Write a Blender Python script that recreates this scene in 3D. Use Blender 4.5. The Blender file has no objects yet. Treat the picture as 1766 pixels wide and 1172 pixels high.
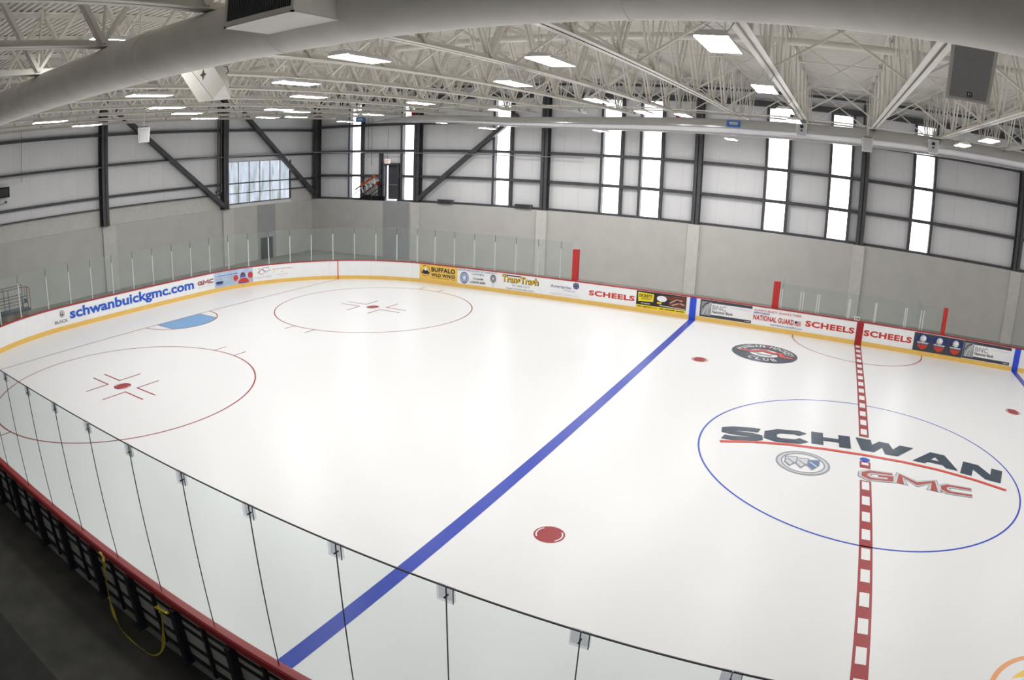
import bpy, bmesh, math, random
from mathutils import Vector, Matrix
random.seed(7)
PI = math.pi
FT = .3048
sc = bpy.context.scene
COL = sc.collection

# ------------------------------------------------------------------ camera, world, exposure
cam_d = bpy.data.cameras.new('camera'); cam = bpy.data.objects.new('camera', cam_d); COL.objects.link(cam)
sc.camera = cam
CY, CP, CR = -.4687, -.2707, .0322
f_ = Vector((math.cos(CP)*math.sin(CY), math.cos(CP)*math.cos(CY), math.sin(CP)))
r_ = Vector((math.cos(CY), -math.sin(CY), 0)); u_ = r_.cross(f_)
c_, s_ = math.cos(CR), math.sin(CR)
rr, uu = c_*r_ + s_*u_, -s_*r_ + c_*u_
m = Matrix((rr, uu, -f_)).transposed().to_4x4()
m.translation = Vector((-1.8332, -16.9679, 6.9065))
cam.matrix_world = m
cam_d.type = 'PANO'
cam_d.sensor_width = 36.0
cam_d.sensor_height = 36.0*1172/1766
cam_d.sensor_fit = 'HORIZONTAL'
cam_d.clip_end = 500
for holder in (cam_d, getattr(cam_d, 'cycles', None)):      # a wide lens with barrel distortion
    if holder is None: continue
    try:
        holder.panorama_type = 'FISHEYE_LENS_POLYNOMIAL'
        holder.fisheye_fov = PI
        holder.fisheye_polynomial_k0 = 0.0
        holder.fisheye_polynomial_k1 = -0.042032260391112096
        holder.fisheye_polynomial_k2 = -4.2826600642113284e-06
        holder.fisheye_polynomial_k3 = -1.801737109390704e-06
        holder.fisheye_polynomial_k4 = -2.6642244581033493e-08
    except Exception as e:
        print('pano', e)
w = bpy.data.worlds.new('world'); sc.world = w; w.use_nodes = True
wb = w.node_tree.nodes['Background']; wb.inputs[0].default_value = (.75, .87, 1, 1); wb.inputs[1].default_value = 1.0
sc.view_settings.view_transform = 'Standard'; sc.view_settings.look = 'None'
sc.view_settings.gamma = 1; sc.view_settings.use_curve_mapping = False
sc.view_settings.exposure = 0.26
sc.cycles.max_bounces = 10; sc.cycles.diffuse_bounces = 6; sc.cycles.glossy_bounces = 4
sc.cycles.transparent_max_bounces = 24; sc.cycles.transmission_bounces = 4
sc.cycles.caustics_reflective = False; sc.cycles.caustics_refractive = False
sc.cycles.use_denoising = True
sc.cycles.sample_clamp_indirect = 6
LAMP_E = 50.0
WINDOW_E = 3.2

# ------------------------------------------------------------------ materials
MATS = {}
def mat(name, col, rough=.6, metal=0., var=.05, scale=3., bump=0., bscale=40., coat=0., emit=None, spec=.5):
    if name in MATS: return MATS[name]
    M = bpy.data.materials.new(name); M.use_nodes = True
    nt = M.node_tree; N = nt.nodes; b = N['Principled BSDF']
    b.inputs['Roughness'].default_value = rough; b.inputs['Metallic'].default_value = metal
    b.inputs['Specular IOR Level'].default_value = spec
    if coat: b.inputs['Coat Weight'].default_value = coat; b.inputs['Coat Roughness'].default_value = .12
    c4 = (*col, 1)
    if var:
        tc = N.new('ShaderNodeTexCoord'); no = N.new('ShaderNodeTexNoise'); no.inputs['Scale'].default_value = scale; no.inputs['Detail'].default_value = 4
        nt.links.new(tc.outputs['Object'], no.inputs['Vector'])
        cr = N.new('ShaderNodeValToRGB')
        cr.color_ramp.elements[0].position = .3; cr.color_ramp.elements[1].position = .7
        cr.color_ramp.elements[0].color = tuple(max(0, x*(1-var)) for x in col)+(1,)
        cr.color_ramp.elements[1].color = tuple(min(1, x*(1+var)) for x in col)+(1,)
        nt.links.new(no.outputs['Fac'], cr.inputs[0]); nt.links.new(cr.outputs[0], b.inputs['Base Color'])
        if bump:
            n2 = N.new('ShaderNodeTexNoise'); n2.inputs['Scale'].default_value = bscale; nt.links.new(tc.outputs['Object'], n2.inputs['Vector'])
            bp = N.new('ShaderNodeBump'); bp.inputs['Strength'].default_value = bump; bp.inputs['Distance'].default_value = .02
            nt.links.new(n2.outputs['Fac'], bp.inputs['Height']); nt.links.new(bp.outputs[0], b.inputs['Normal'])
    else: b.inputs['Base Color'].default_value = c4
    if emit:
        b.inputs['Emission Color'].default_value = (*emit[0], 1); b.inputs['Emission Strength'].default_value = emit[1]
    MATS[name] = M; return M
def glass_mat(name, tint, gloss=.06, diff=0.):
    M = bpy.data.materials.new(name); M.use_nodes = True; nt = M.node_tree; N = nt.nodes
    for n in list(N): N.remove(n)
    o = N.new('ShaderNodeOutputMaterial'); t = N.new('ShaderNodeBsdfTransparent'); t.inputs[0].default_value = (*tint, 1)
    g = N.new('ShaderNodeBsdfGlossy'); g.inputs['Roughness'].default_value = .03; g.inputs[0].default_value = (.9, 1, .97, 1)
    fr = N.new('ShaderNodeFresnel'); fr.inputs[0].default_value = 1.35
    ge = N.new('ShaderNodeNewGeometry'); iv = N.new('ShaderNodeMath'); iv.operation = 'SUBTRACT'; iv.inputs[0].default_value = 1; nt.links.new(ge.outputs['Backfacing'], iv.inputs[1])
    mf = N.new('ShaderNodeMath'); mf.operation = 'MULTIPLY'; nt.links.new(fr.outputs[0], mf.inputs[0]); nt.links.new(iv.outputs[0], mf.inputs[1])
    mx = N.new('ShaderNodeMixShader'); nt.links.new(mf.outputs[0], mx.inputs[0]); nt.links.new(t.outputs[0], mx.inputs[1]); nt.links.new(g.outputs[0], mx.inputs[2])
    last = mx.outputs[0]
    if diff:
        d = N.new('ShaderNodeBsdfDiffuse'); d.inputs[0].default_value = (.75, .85, .84, 1)
        no = N.new('ShaderNodeTexNoise'); no.inputs['Scale'].default_value = 1.2
        tc = N.new('ShaderNodeTexCoord'); nt.links.new(tc.outputs['Object'], no.inputs['Vector'])
        mu = N.new('ShaderNodeMath'); mu.operation = 'MULTIPLY'; mu.inputs[1].default_value = diff*2; nt.links.new(no.outputs[0], mu.inputs[0])
        m2 = N.new('ShaderNodeMixShader'); nt.links.new(mu.outputs[0], m2.inputs[0]); nt.links.new(last, m2.inputs[1]); nt.links.new(d.outputs[0], m2.inputs[2]); last = m2.outputs[0]
    nt.links.new(last, o.inputs[0]); MATS[name] = M; return M

# ice: white painted slab under clear, slightly scuffed ice
def ice_like(name, col, var=.006):
    M = mat(name, col, rough=.28, var=var, scale=.25, spec=.45)
    nt = M.node_tree; N = nt.nodes; b = N['Principled BSDF']
    tc = N.new('ShaderNodeTexCoord'); no = N.new('ShaderNodeTexNoise'); no.inputs['Scale'].default_value = .35; no.inputs['Detail'].default_value = 3
    mp = N.new('ShaderNodeMapping'); mp.inputs['Scale'].default_value = (.35, 1, 1)
    nt.links.new(tc.outputs['Object'], mp.inputs[0]); nt.links.new(mp.outputs[0], no.inputs['Vector'])
    mr = N.new('ShaderNodeMapRange'); mr.inputs[3].default_value = .26; mr.inputs[4].default_value = .36
    nt.links.new(no.outputs[0], mr.inputs[0]); nt.links.new(mr.outputs[0], b.inputs['Roughness'])
    b.inputs['IOR'].default_value = 1.31
    return M
ICE = ice_like('ice_white', (.80, .805, .815))
I_RED = ice_like('ice_red', (.34, .055, .06)); I_BLUE = ice_like('ice_blue', (.045, .075, .44)); I_LBLUE = ice_like('ice_light_blue', (.19, .38, .66))
I_CBLUE = ice_like('ice_circle_blue', (.03, .08, .50)); I_DARK = ice_like('ice_dark', (.06, .08, .11)); I_ORED = ice_like('ice_bright_red', (.68, .09, .07))
I_GREY = ice_like('ice_grey', (.30, .32, .36)); I_LGREY = ice_like('ice_silver', (.60, .62, .66)); I_WHITE = ice_like('ice_paint_white', (.80, .805, .815))
I_BROWN = ice_like('ice_brown_red', (.42, .10, .09)); I_ORANGE = ice_like('ice_orange', (.80, .38, .18)); I_YEL = ice_like('ice_yellow', (.85, .56, .12)); I_NAVY = ice_like('ice_navy', (.14, .22, .42))

STEEL_W = mat('cream_painted_steel', (.76, .735, .68), .45, var=.04)
DECK = mat('cream_roof_deck', (.74, .715, .66), .55, var=.05, scale=1.5)
JOINT = mat('panel_joint_grey', (.68, .69, .71), .5, var=.02)
DARK = mat('charcoal_steel', (.075, .075, .085), .5, var=.15)
PANEL = mat('white_insulated_panel', (.87, .875, .90), .5, var=.03, scale=.6)
CONC = mat('precast_concrete', (.60, .592, .57), .8, var=.035, scale=1.2, bump=.2, bscale=12)
CONC_P = mat('pilaster_concrete', (.68, .67, .64), .8, var=.05)
CONC_D = mat('darker_concrete', (.40, .405, .42), .8, var=.05)
FLOOR = mat('grey_concrete_floor', (.34, .335, .31), .75, var=.15, scale=.8, bump=.1)
WALK = mat('dark_mottled_walkway', (.050, .047, .040), .7, var=.4, scale=1.4, bump=.1)  # dark brownish mottled tone for the floor strip outside the near boards
RUBBER = mat('dark_rubber', (.024, .024, .024), .8, var=.2)
BOARD = mat('white_board_plastic', (.83, .84, .85), .35, var=.02)
KICK = mat('yellow_kick_plastic', (.78, .50, .12), .4, var=.04)
CAP = mat('red_cap_plastic', (.36, .03, .035), .4, var=.06)
C_RED = mat('sign_red', (.55, .04, .03), .4, var=.02); C_BLUE = mat('sign_blue', (.02, .10, .55), .4, var=.02); C_NAVY = mat('sign_navy', (.014, .028, .15), .4, var=.02)
C_BLACK = mat('sign_black', (.012, .012, .014), .4, var=.02); C_WHITE = mat('sign_white', (.82, .82, .83), .35, var=.02); C_GREY = mat('sign_grey', (.30, .31, .33), .4, var=.02)
C_YEL = mat('sign_yellow', (.80, .52, .10), .4, var=.02); C_BYEL = mat('sign_bright_yellow', (.85, .66, .02), .4, var=.02); C_DGREY = mat('sign_charcoal', (.045, .05, .065), .4, var=.02)
C_SKY = mat('sign_pale_blue', (.42, .52, .68), .4, var=.18, scale=2); C_BROWN = mat('sign_brown', (.13, .035, .02), .4, var=.3, scale=8); C_SKIN = mat('sign_skin', (.62, .36, .27), .4, var=.05)
C_MAROON = mat('sign_maroon', (.30, .05, .06), .4, var=.03); C_LGREY = mat('sign_light_grey', (.55, .56, .58), .4, var=.03); C_GOLD = mat('sign_gold', (.75, .48, .03), .4, var=.03)
C_PBLUE = mat('sign_slate_blue', (.12, .17, .38), .4, var=.03); C_RBLUE = mat('sign_royal', (.02, .07, .62), .35, var=.02); C_DRED = mat('sign_deep_red', (.33, .01, .015), .4, var=.04)
HOUSING = mat('white_enamel', (.75, .75, .74), .4, var=.02)
DUCT = mat('duct_paint', (.78, .755, .70), .55, var=.06, scale=2.5)
DUCT2 = mat('glossy_white_duct', (.62, .62, .63), .2, metal=.65, var=.03, scale=1)
GALV = mat('galvanised', (.55, .56, .57), .3, metal=.9, var=.08)
SPK = mat('speaker_cream', (.72, .70, .65), .5, var=.03)
GRILLE = mat('speaker_grille', (.34, .34, .365), .7, var=.15, scale=60)
BLACKM = mat('matt_black', (.008, .008, .01), .7, var=.1)
ALU = mat('white_aluminium', (.74, .75, .76), .35, metal=.2, var=.02)
SEAM = mat('black_seal', (.02, .025, .025), .5, var=.05)
CLIP = glass_mat('clear_clip', (.90, .90, .92), diff=.04)
GLASS = glass_mat('tempered_glass_near', (.955, .98, .975), diff=.014)
GLASS_F = glass_mat('tempered_glass_far', (.925, .945, .935), diff=.03)
GLASS_C = glass_mat('clear_plastic_far', (.93, .95, .945), diff=.015)
LAMP = mat('lit_diffuser', (.9, .9, .9), .4, var=0, emit=((1, .99, .975), LAMP_E))
WPANE = mat('bright_daylight_glazing', (.8, .8, .8), .3, var=0, emit=((.93, .97, 1), WINDOW_E))
ORANGE = mat('orange_paint', (.45, .14, .04), .5, var=.2); BROWNM = mat('rusty_brown', (.12, .05, .03), .7, var=.3)
HOR = mat('hazard_orange', (.55, .12, .03), .5, var=.05); TAPE = mat('yellow_strap', (.52, .42, .02), .5, var=.15, scale=20)
REDM = mat('red_alarm', (.35, .01, .01), .4, var=.05); BLUEM = mat('blue_frame', (.03, .16, .52), .4, var=.05)
BACKP = mat('grey_board_backing', (.46, .44, .39), .6, var=.08); FRAME = mat('dark_board_frame', (.022, .026, .034), .5, var=.15)
GREYB = mat('grey_vent', (.12, .12, .125), .6, var=.05); EXITM = mat('exit_sign_white', (.8, .72, .68), .5, var=0, emit=((1, .85, .78), .5))

# ------------------------------------------------------------------ mesh helpers
class MB:
    def __init__(s): s.v = []; s.f = []; s.mi = []; s.mats = []
    def _m(s, m):
        if m not in s.mats: s.mats.append(m)
        return s.mats.index(m)
    def add(s, vs, fs, m):
        o = len(s.v); s.v += [tuple(v) for v in vs]; k = s._m(m)
        for f in fs: s.f.append([i+o for i in f]); s.mi.append(k)
    def box(s, x0, x1, y0, y1, z0, z1, m):
        vs = [(x, y, z) for z in (z0, z1) for y in (y0, y1) for x in (x0, x1)]
        s.add(vs, [(0, 2, 3, 1), (4, 5, 7, 6), (0, 1, 5, 4), (2, 6, 7, 3), (0, 4, 6, 2), (1, 3, 7, 5)], m)
    def bar(s, a, b, w, h, m, up=(0, 0, 1)):
        a, b = Vector(a), Vector(b); d = (b-a).normalized(); up = Vector(up)
        if abs(d.dot(up)) > .98: up = Vector((0, 1, 0))
        sd = d.cross(up).normalized()*w/2; u = sd.cross(d).normalized()*h/2
        vs = [p+i*sd+j*u for p in (a, b) for j in (-1, 1) for i in (-1, 1)]
        s.add(vs, [(0, 2, 3, 1), (4, 5, 7, 6), (0, 1, 5, 4), (2, 6, 7, 3), (0, 4, 6, 2), (1, 3, 7, 5)], m)
    def tube(s, pts, r, m, n=10, caps=True):
        pts = [Vector(p) for p in pts]; rs = r if isinstance(r, (list, tuple)) else [r]*len(pts)
        vs = []; fs = []
        for i, p in enumerate(pts):
            d = (pts[min(i+1, len(pts)-1)]-pts[max(i-1, 0)]).normalized()
            up = Vector((0, 0, 1)) if abs(d.z) < .95 else Vector((0, 1, 0))
            a = d.cross(up).normalized(); b = a.cross(d)
            for k in range(n):
                t = 2*PI*k/n; vs.append(p+rs[i]*(math.cos(t)*a+math.sin(t)*b))
        for i in range(len(pts)-1):
            for k in range(n): fs.append((i*n+k, i*n+(k+1) % n, (i+1)*n+(k+1) % n, (i+1)*n+k))
        if caps: fs.append(tuple(range(n))[::-1]); fs.append(tuple((len(pts)-1)*n+k for k in range(n)))
        s.add(vs, fs, m)
    def quad(s, a, b, c, d, m): s.add([a, b, c, d], [(0, 1, 2, 3)], m)
    def prism(s, poly, axis, a0, a1, m):
        "poly: 2d outline extruded along axis 0/1/2"
        def p3(p, a):
            l = list(p); l.insert(axis, a); return tuple(l)
        n = len(poly); vs = [p3(p, a0) for p in poly]+[p3(p, a1) for p in poly]
        s.add(vs, [tuple(range(n))[::-1], tuple(range(n, 2*n))]+[(i, (i+1) % n, n+(i+1) % n, n+i) for i in range(n)], m)
    def mapped(s, polys, fn, m):
        for vs, fs in polys: s.add([fn(*v) for v in vs], fs, m)
    def build(s, name, parent=None, smooth=False):
        me = bpy.data.meshes.new(name); me.from_pydata(s.v, [], s.f)
        for mm in s.mats: me.materials.append(mm)
        me.polygons.foreach_set('material_index', s.mi)
        if smooth: me.polygons.foreach_set('use_smooth', [True]*len(s.f))
        me.validate(); me.update()
        bm = bmesh.new(); bm.from_mesh(me); bmesh.ops.recalc_face_normals(bm, faces=[f for f in bm.faces]) if len(s.f) > 1 and not getattr(s, 'keep', False) else None
        bm.to_mesh(me); bm.free()
        o = bpy.data.objects.new(name, me); COL.objects.link(o)
        if parent: o.parent = parent; o.matrix_parent_inverse = parent.matrix_world.inverted() if False else Matrix.Identity(4)
        return o
def tag(o, label, cat, group=None, kind=None):
    if label: o['label'] = label
    if cat: o['category'] = cat
    if group: o['group'] = group
    if kind: o['kind'] = kind
    return o
def plabel(o, label): o['label'] = label; return o
def empty(name, loc=(0, 0, 0), rz=0):
    o = bpy.data.objects.new(name, None); COL.objects.link(o); o.location = loc; o.rotation_euler = (0, 0, rz); o.empty_display_size = .2; return o
def copy_tree(o, parent=None):
    c = o.copy(); COL.objects.link(c); c.parent = parent
    for ch in list(o.children): copy_tree(ch, c)
    return c
def struct(mb, name, **k): o = mb.build(name, **k); o['kind'] = 'structure'; return o
ORD = ['first', 'second', 'third', 'fourth', 'fifth', 'sixth', 'seventh', 'eighth', 'ninth', 'tenth', 'eleventh', 'twelfth', 'thirteenth', 'fourteenth', 'fifteenth', 'sixteenth', 'seventeenth', 'eighteenth', 'nineteenth', 'twentieth']
TENS = {2: 'twenty', 3: 'thirty', 4: 'forty'}
def nth(i):
    if i <= 20: return ORD[i-1]
    t, u = divmod(i, 10)
    return (TENS[t]+'-'+ORD[u-1]) if u else TENS[t][:-1]+'ieth'

# 2-D shapes: lists of (verts, faces) in some plane
def rect2(x0, x1, y0, y1, nx=1):
    vs = []; fs = []
    for i in range(nx+1):
        x = x0+(x1-x0)*i/nx; vs += [(x, y0), (x, y1)]
    for i in range(nx): fs.append((2*i, 2*i+2, 2*i+3, 2*i+1))
    return [(vs, fs)]
def poly2(pts): return [(list(pts), [tuple(range(len(pts)))])]
def disc2(cx, cy, rx, ry=None, n=48, rot=0):
    ry = ry or rx; c, s = math.cos(rot), math.sin(rot)
    return poly2([(cx+rx*math.cos(t)*c-ry*math.sin(t)*s, cy+rx*math.cos(t)*s+ry*math.sin(t)*c) for t in [2*PI*k/n for k in range(n)]])
def ring2(cx, cy, r, w, a0=0, a1=2*PI, n=96, sx=1., sy=1.):
    vs = []; fs = []
    for k in range(n+1):
        t = a0+(a1-a0)*k/n
        for q in (r-w/2, r+w/2): vs.append((cx+q*math.cos(t)*sx, cy+q*math.sin(t)*sy))
    for k in range(n): fs.append((2*k, 2*k+1, 2*k+3, 2*k+2))
    return [(vs, fs)]
def stroke2(pts, w, close=False):
    "constant-width polyline with mitred corners"
    P = [Vector(p) for p in pts]; n = len(P); L = []; 
    for i in range(n):
        a = P[i-1] if (i > 0 or close) else None; b = P[(i+1) % n] if (i < n-1 or close) else None
        d1 = (P[i]-a).normalized() if a is not None else None; d2 = (b-P[i]).normalized() if b is not None else None
        if d1 is None: d1 = d2
        if d2 is None: d2 = d1
        t = (d1+d2); t = t.normalized() if t.length > 1e-6 else d1
        nrm = Vector((-t.y, t.x)); k = max(.62, abs(nrm.dot(Vector((-d1.y, d1.x)))))
        L.append((P[i]+nrm*w/2/k, P[i]-nrm*w/2/k))
    out = []
    for i in range(n if close else n-1):
        j = (i+1) % n
        out.append(([tuple(L[i][0]), tuple(L[j][0]), tuple(L[j][1]), tuple(L[i][1])], [(0, 1, 2, 3)]))
    return out
_tc = {}
def text2(s, bold=0., space=1.):
    "flat text outline normalised to the unit square"
    key = (s, bold, space)
    if key in _tc: return _tc[key]
    cu = bpy.data.curves.new('t', 'FONT'); cu.body = s; cu.offset = bold; cu.resolution_u = 3; cu.space_character = space
    o = bpy.data.objects.new('t', cu); COL.objects.link(o)
    dg = bpy.context.evaluated_depsgraph_get(); me = bpy.data.meshes.new_from_object(o.evaluated_get(dg))
    vs = [tuple(v.co[:2]) for v in me.vertices]; fs = [tuple(p.vertices) for p in me.polygons]
    bpy.data.objects.remove(o); bpy.data.curves.remove(cu); bpy.data.meshes.remove(me)
    x0 = min(v[0] for v in vs); x1 = max(v[0] for v in vs); y0 = min(v[1] for v in vs); y1 = max(v[1] for v in vs)
    vs = [((x-x0)/(x1-x0), (y-y0)/(y1-y0)) for x, y in vs]
    _tc[key] = [(vs, fs)]; return _tc[key]
def place2(polys, x0, x1, y0, y1): return [([(x0+(x1-x0)*u, y0+(y1-y0)*v) for u, v in vs], fs) for vs, fs in polys]
def quad2(polys, bl, br, tl, tr):
    def q(u, v): return tuple(bl[i]*(1-u)*(1-v)+br[i]*u*(1-v)+tl[i]*(1-u)*v+tr[i]*u*v for i in (0, 1))
    return [([q(*p) for p in vs], fs) for vs, fs in polys]

# ------------------------------------------------------------------ the room shell
RX0, RX1, RY0, RY1 = -37.35, 37.35, -26.2, 19.9
def zb(y): return 9.11+.016*(y+5)          # underside of the roof trusses
def zd(y): return 11.64-.018*(19.6-y)      # underside of the roof deck
b = MB(); b.box(RX0, RX1, RY0, RY1, -.25, -.05, FLOOR); struct(b, 'floor')
# ribbed roof deck, ribs run along the rink
b = MB(); y = RY0; vs = []; n = 0
prof = []
while y < RY1+.3:
    prof += [(y, zd(y)), (y+.09, zd(y)), (y+.115, zd(y)+.075), (y+.195, zd(y)+.075)]; y += .22
prof.append((y, zd(y)))
vs = [(x, p[0], p[1]) for p in prof for x in (RX0-.2, RX1+.2)]
fs = [(2*i, 2*i+1, 2*i+3, 2*i+2) for i in range(len(prof)-1)]
b.add(vs, fs, DECK); b.box(RX0-.2, RX1+.2, RY0-.2, RY1+.4, 11.85, 12.0, DECK); struct(b, 'ceiling')

# far wall: precast base, insulated panels above with slot openings for the strip windows
WIN = [(-33.62, -32.62), (-28.98, -27.98), (-21.96, -20.93), (-14.97, -13.92), (-12.65, -11.55), (-5.57, -4.47), (-2.06, -1.02), (2.58, 3.62)]
WZ0, WZ1 = 3.85, 10.5
DOOR = (-30.5, -29.35, 3.85, 6.25)
b = MB(); b.box(RX0, RX1, 19.45, 20.2, -.05, 3.8, CONC)
wall_far = struct(b, 'wall_far')
b = MB()
xs = [RX0]+[v for w_ in sorted(WIN+[DOOR[:2]]) for v in w_]+[RX1]
for i in range(0, len(xs), 2): b.box(xs[i], xs[i+1], 19.9, 20.1, 3.8, 11.8, PANEL)
for a, c in WIN: b.box(a, c, 19.9, 20.1, WZ1, 11.8, PANEL)
b.box(DOOR[0], DOOR[1], 19.9, 20.1, DOOR[3], 11.8, PANEL)
o = b.build('upper_wall_panels', wall_far); plabel(o, 'white insulated metal panels above the concrete')
b = MB(); x = RX0+.5
while x < 20:
    if not any(a-.05 < x < c+.05 for a, c in WIN+[DOOR[:2]]): b.box(x-.005, x+.005, 19.894, 19.9, 3.85, 11.2, JOINT)
    x += 1.02
b.build('panel_joints', wall_far)
COLX = [-.24+9.144*k for k in (-4, -3, -2, -1, 0, 1, 2, 3)]
COLX[0] = -36.86
for x in COLX[1:]:
    b = MB(); b.box(x-.33, x+.33, 19.3, 19.46, -.05, 3.8, CONC_P); plabel(b.build('pilaster', wall_far), 'paler concrete pilaster under a steel column')
b = MB(); b.box(-30.4, -28.25, 19.43, 19.46, -.05, 3.78, CONC_D); plabel(b.build('dark_wall_bay', wall_far), 'darker grey band of wall below the exit door')

b = MB(); b.box(RX0-.3, -37.2, RY0, RY1, -.05, 3.7, CONC); wall_left = struct(b, 'wall_left')
WY0, WY1, WZa, WZb = 11.45, 17.3, 4.0, 6.74
b = MB()
b.box(-37.55, -37.35, RY0, WY0, 3.7, 11.8, PANEL); b.box(-37.55, -37.35, WY1, RY1, 3.7, 11.8, PANEL)
b.box(-37.55, -37.35, WY0, WY1, WZb, 11.8, PANEL); b.box(-37.55, -37.35, WY0, WY1, 3.7, WZa, PANEL)
plabel(b.build('upper_wall_panels', wall_left), 'white insulated metal panels above the concrete')
b = MB(); b.box(-37.35, -37.3, RY0, WY0-.1, 3.7, 4.66, CONC_P); b.box(-37.35, -37.3, WY1+.1, RY1, 3.7, 4.66, CONC_P); 
plabel(b.build('wainscot_panel', wall_left), 'beige panel strip below the lowest rail')
b = MB(); y = -6.
while y < 19.5:
    if not WY0-.1 < y < WY1+.1: b.box(-37.35, -37.345, y-.004, y+.004, 4.7, 11, JOINT)
    y += 1.02
b.build('panel_joints', wall_left)
for y in (1.75, 10.95):
    b = MB(); b.box(-37.2, -37.06, y-.15, y+.75, -.05, 3.7, CONC_P); plabel(b.build('pilaster', wall_left), 'paler concrete pilaster under a steel column')
b = MB(); b.box(-37.2, -37.17, 13.95, 15.65, -.05, 3.7, CONC_D); plabel(b.build('dark_wall_bay', wall_left), 'darker grey band of wall left of the corner')
b = MB(); b.box(-37.17, -37.12, 14.2, 15.25, -.05, 1.42, BLACKM); b.box(-37.12, -37.1, 14.16, 14.2, -.05, 1.46, GREYB); b.box(-37.12, -37.1, 15.25, 15.29, -.05, 1.46, GREYB)
struct(b, 'door_2')
b = MB(); b.box(RX1-.15, RX1+.15, RY0, RY1, -.05, 11.8, PANEL); struct(b, 'wall_right')
b = MB(); b.box(RX0, RX1, RY0-.2, RY0, -.05, 11.8, PANEL); struct(b, 'wall_rear')
b = MB(); b.box(RX0, RX1, -17.1, -16.9, -.05, 4.9, CONC_D); b.box(RX0, RX1, RY0, -16.9, 4.75, 4.9, CONC_D); struct(b, 'wall_near')
b = MB(); b.box(RX0, RX1, -16.9, -14.96, -.05, -.02, RUBBER); struct(b, 'trim_1')
b = MB(); b.box(RX0, RX1, -14.96, -13.12, -.05, -.035, WALK); struct(b, 'trim_2')

# strip windows
for i, (a, c) in enumerate(WIN):
    b = MB()
    b.box(a-.15, a, 19.62, 20.0, 3.8, WZ1+.1, DARK); b.box(c, c+.15, 19.62, 20.0, 3.8, WZ1+.1, DARK)
    b.box(a, c, 19.8, 20.0, 3.8, 3.87, DARK); b.box(a, c, 19.8, 20.0, WZ1, WZ1+.1, DARK)
    wf = struct(b, 'window_%d' % (i+1))
    zz = [3.87, 5.5, 7.22, 9.05, WZ1]
    for k in range(4):
        b = MB(); b.box(a, c, 19.95, 19.97, zz[k]+(.06 if k else 0), zz[k+1]-(.06 if k < 3 else 0), WPANE); b.build('pane', wf)
# windows reflected in glass, painted as a glowing framed patch on the left wall
def reflection_mat():
    M = bpy.data.materials.new('reflected_windows'); M.use_nodes = True; nt = M.node_tree; N = nt.nodes; b_ = N['Principled BSDF']
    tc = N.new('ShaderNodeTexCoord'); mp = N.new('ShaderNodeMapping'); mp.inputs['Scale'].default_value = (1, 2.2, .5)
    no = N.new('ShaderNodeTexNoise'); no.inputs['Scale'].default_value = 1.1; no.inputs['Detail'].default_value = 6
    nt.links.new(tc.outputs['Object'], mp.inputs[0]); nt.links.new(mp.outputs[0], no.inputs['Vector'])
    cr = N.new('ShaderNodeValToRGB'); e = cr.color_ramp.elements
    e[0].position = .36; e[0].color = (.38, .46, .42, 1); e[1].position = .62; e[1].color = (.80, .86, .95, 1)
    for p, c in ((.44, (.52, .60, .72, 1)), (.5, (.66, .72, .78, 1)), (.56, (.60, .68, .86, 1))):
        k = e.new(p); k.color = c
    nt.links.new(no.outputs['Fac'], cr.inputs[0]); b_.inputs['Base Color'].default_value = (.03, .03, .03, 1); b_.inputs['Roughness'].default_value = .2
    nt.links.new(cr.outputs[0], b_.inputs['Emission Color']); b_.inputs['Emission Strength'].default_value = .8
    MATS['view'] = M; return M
REFLECT = reflection_mat()
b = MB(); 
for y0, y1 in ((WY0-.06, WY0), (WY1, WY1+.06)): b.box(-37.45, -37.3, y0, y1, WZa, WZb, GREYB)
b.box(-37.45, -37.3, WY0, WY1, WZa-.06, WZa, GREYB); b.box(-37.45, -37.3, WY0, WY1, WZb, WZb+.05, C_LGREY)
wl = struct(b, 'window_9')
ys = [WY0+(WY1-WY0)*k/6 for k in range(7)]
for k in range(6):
    b = MB(); b.box(-37.42, -37.41, ys[k]+.03, ys[k+1]-.03, WZa, WZb, REFLECT); plabel(b.build('pane', wl), 'bluish glowing pane painted as a reflection of windows and trees')
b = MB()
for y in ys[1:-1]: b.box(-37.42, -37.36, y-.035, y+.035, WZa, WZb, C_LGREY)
b.box(-37.42, -37.34, WY0, WY1, 5.28, 5.36, C_DGREY); b.box(-37.42, -37.34, WY0, WY1, 4.62, 4.67, C_DGREY); b.build('reflected_mullions', wl)

# exit door
b = MB(); x0, x1, z0, z1 = DOOR
b.box(x0-.12, x0, 19.6, 19.95, 3.8, z1+.12, DARK); b.box(x1, x1+.12, 19.6, 19.95, 3.8, z1+.12, DARK); b.box(x0, x1, 19.6, 19.95, z1, z1+.14, DARK)
d = struct(b, 'door_1')
b = MB(); b.box(x0+.2, x1, 19.86, 19.93, z0+.06, z1, DARK); plabel(b.build('door_leaf', d), 'dark steel door leaf standing slightly ajar')
b = MB(); b.box(x0, x0+.06, 19.86, 19.93, z0, z1, C_NAVY); b.build('door_edge', d)
b = MB(); b.box(x0+.06, x0+.2, 19.9, 19.92, z0+.05, z1-.06, WPANE); b.box(x0+.06, x1-.1, 19.9, 19.92, z0, z0+.05, WPANE); plabel(b.build('daylight_gap', d), 'bright daylight through the door gap')
b = MB(); b.bar((x0+.25, 19.83, 4.9), (x1-.1, 19.83, 4.9), .04, .05, GALV); b.build('push_bar', d)
for (x, nm) in ((x0-.35, 'dark steel post left of the exit door'), (x1+.35, 'dark steel post right of the exit door')):
    b = MB(); b.box(x-.09, x+.09, 19.6, 19.88, 3.8, 7.1, DARK); tag(b.build('door_post'), nm, 'post')
b = MB(); b.box(-30.28, -29.85, 19.42, 19.5, 6.36, 6.66, EXITM); ex = b.build('exit_sign')
tag(ex, 'small lit exit sign with red letters above the open door', 'sign')
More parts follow.
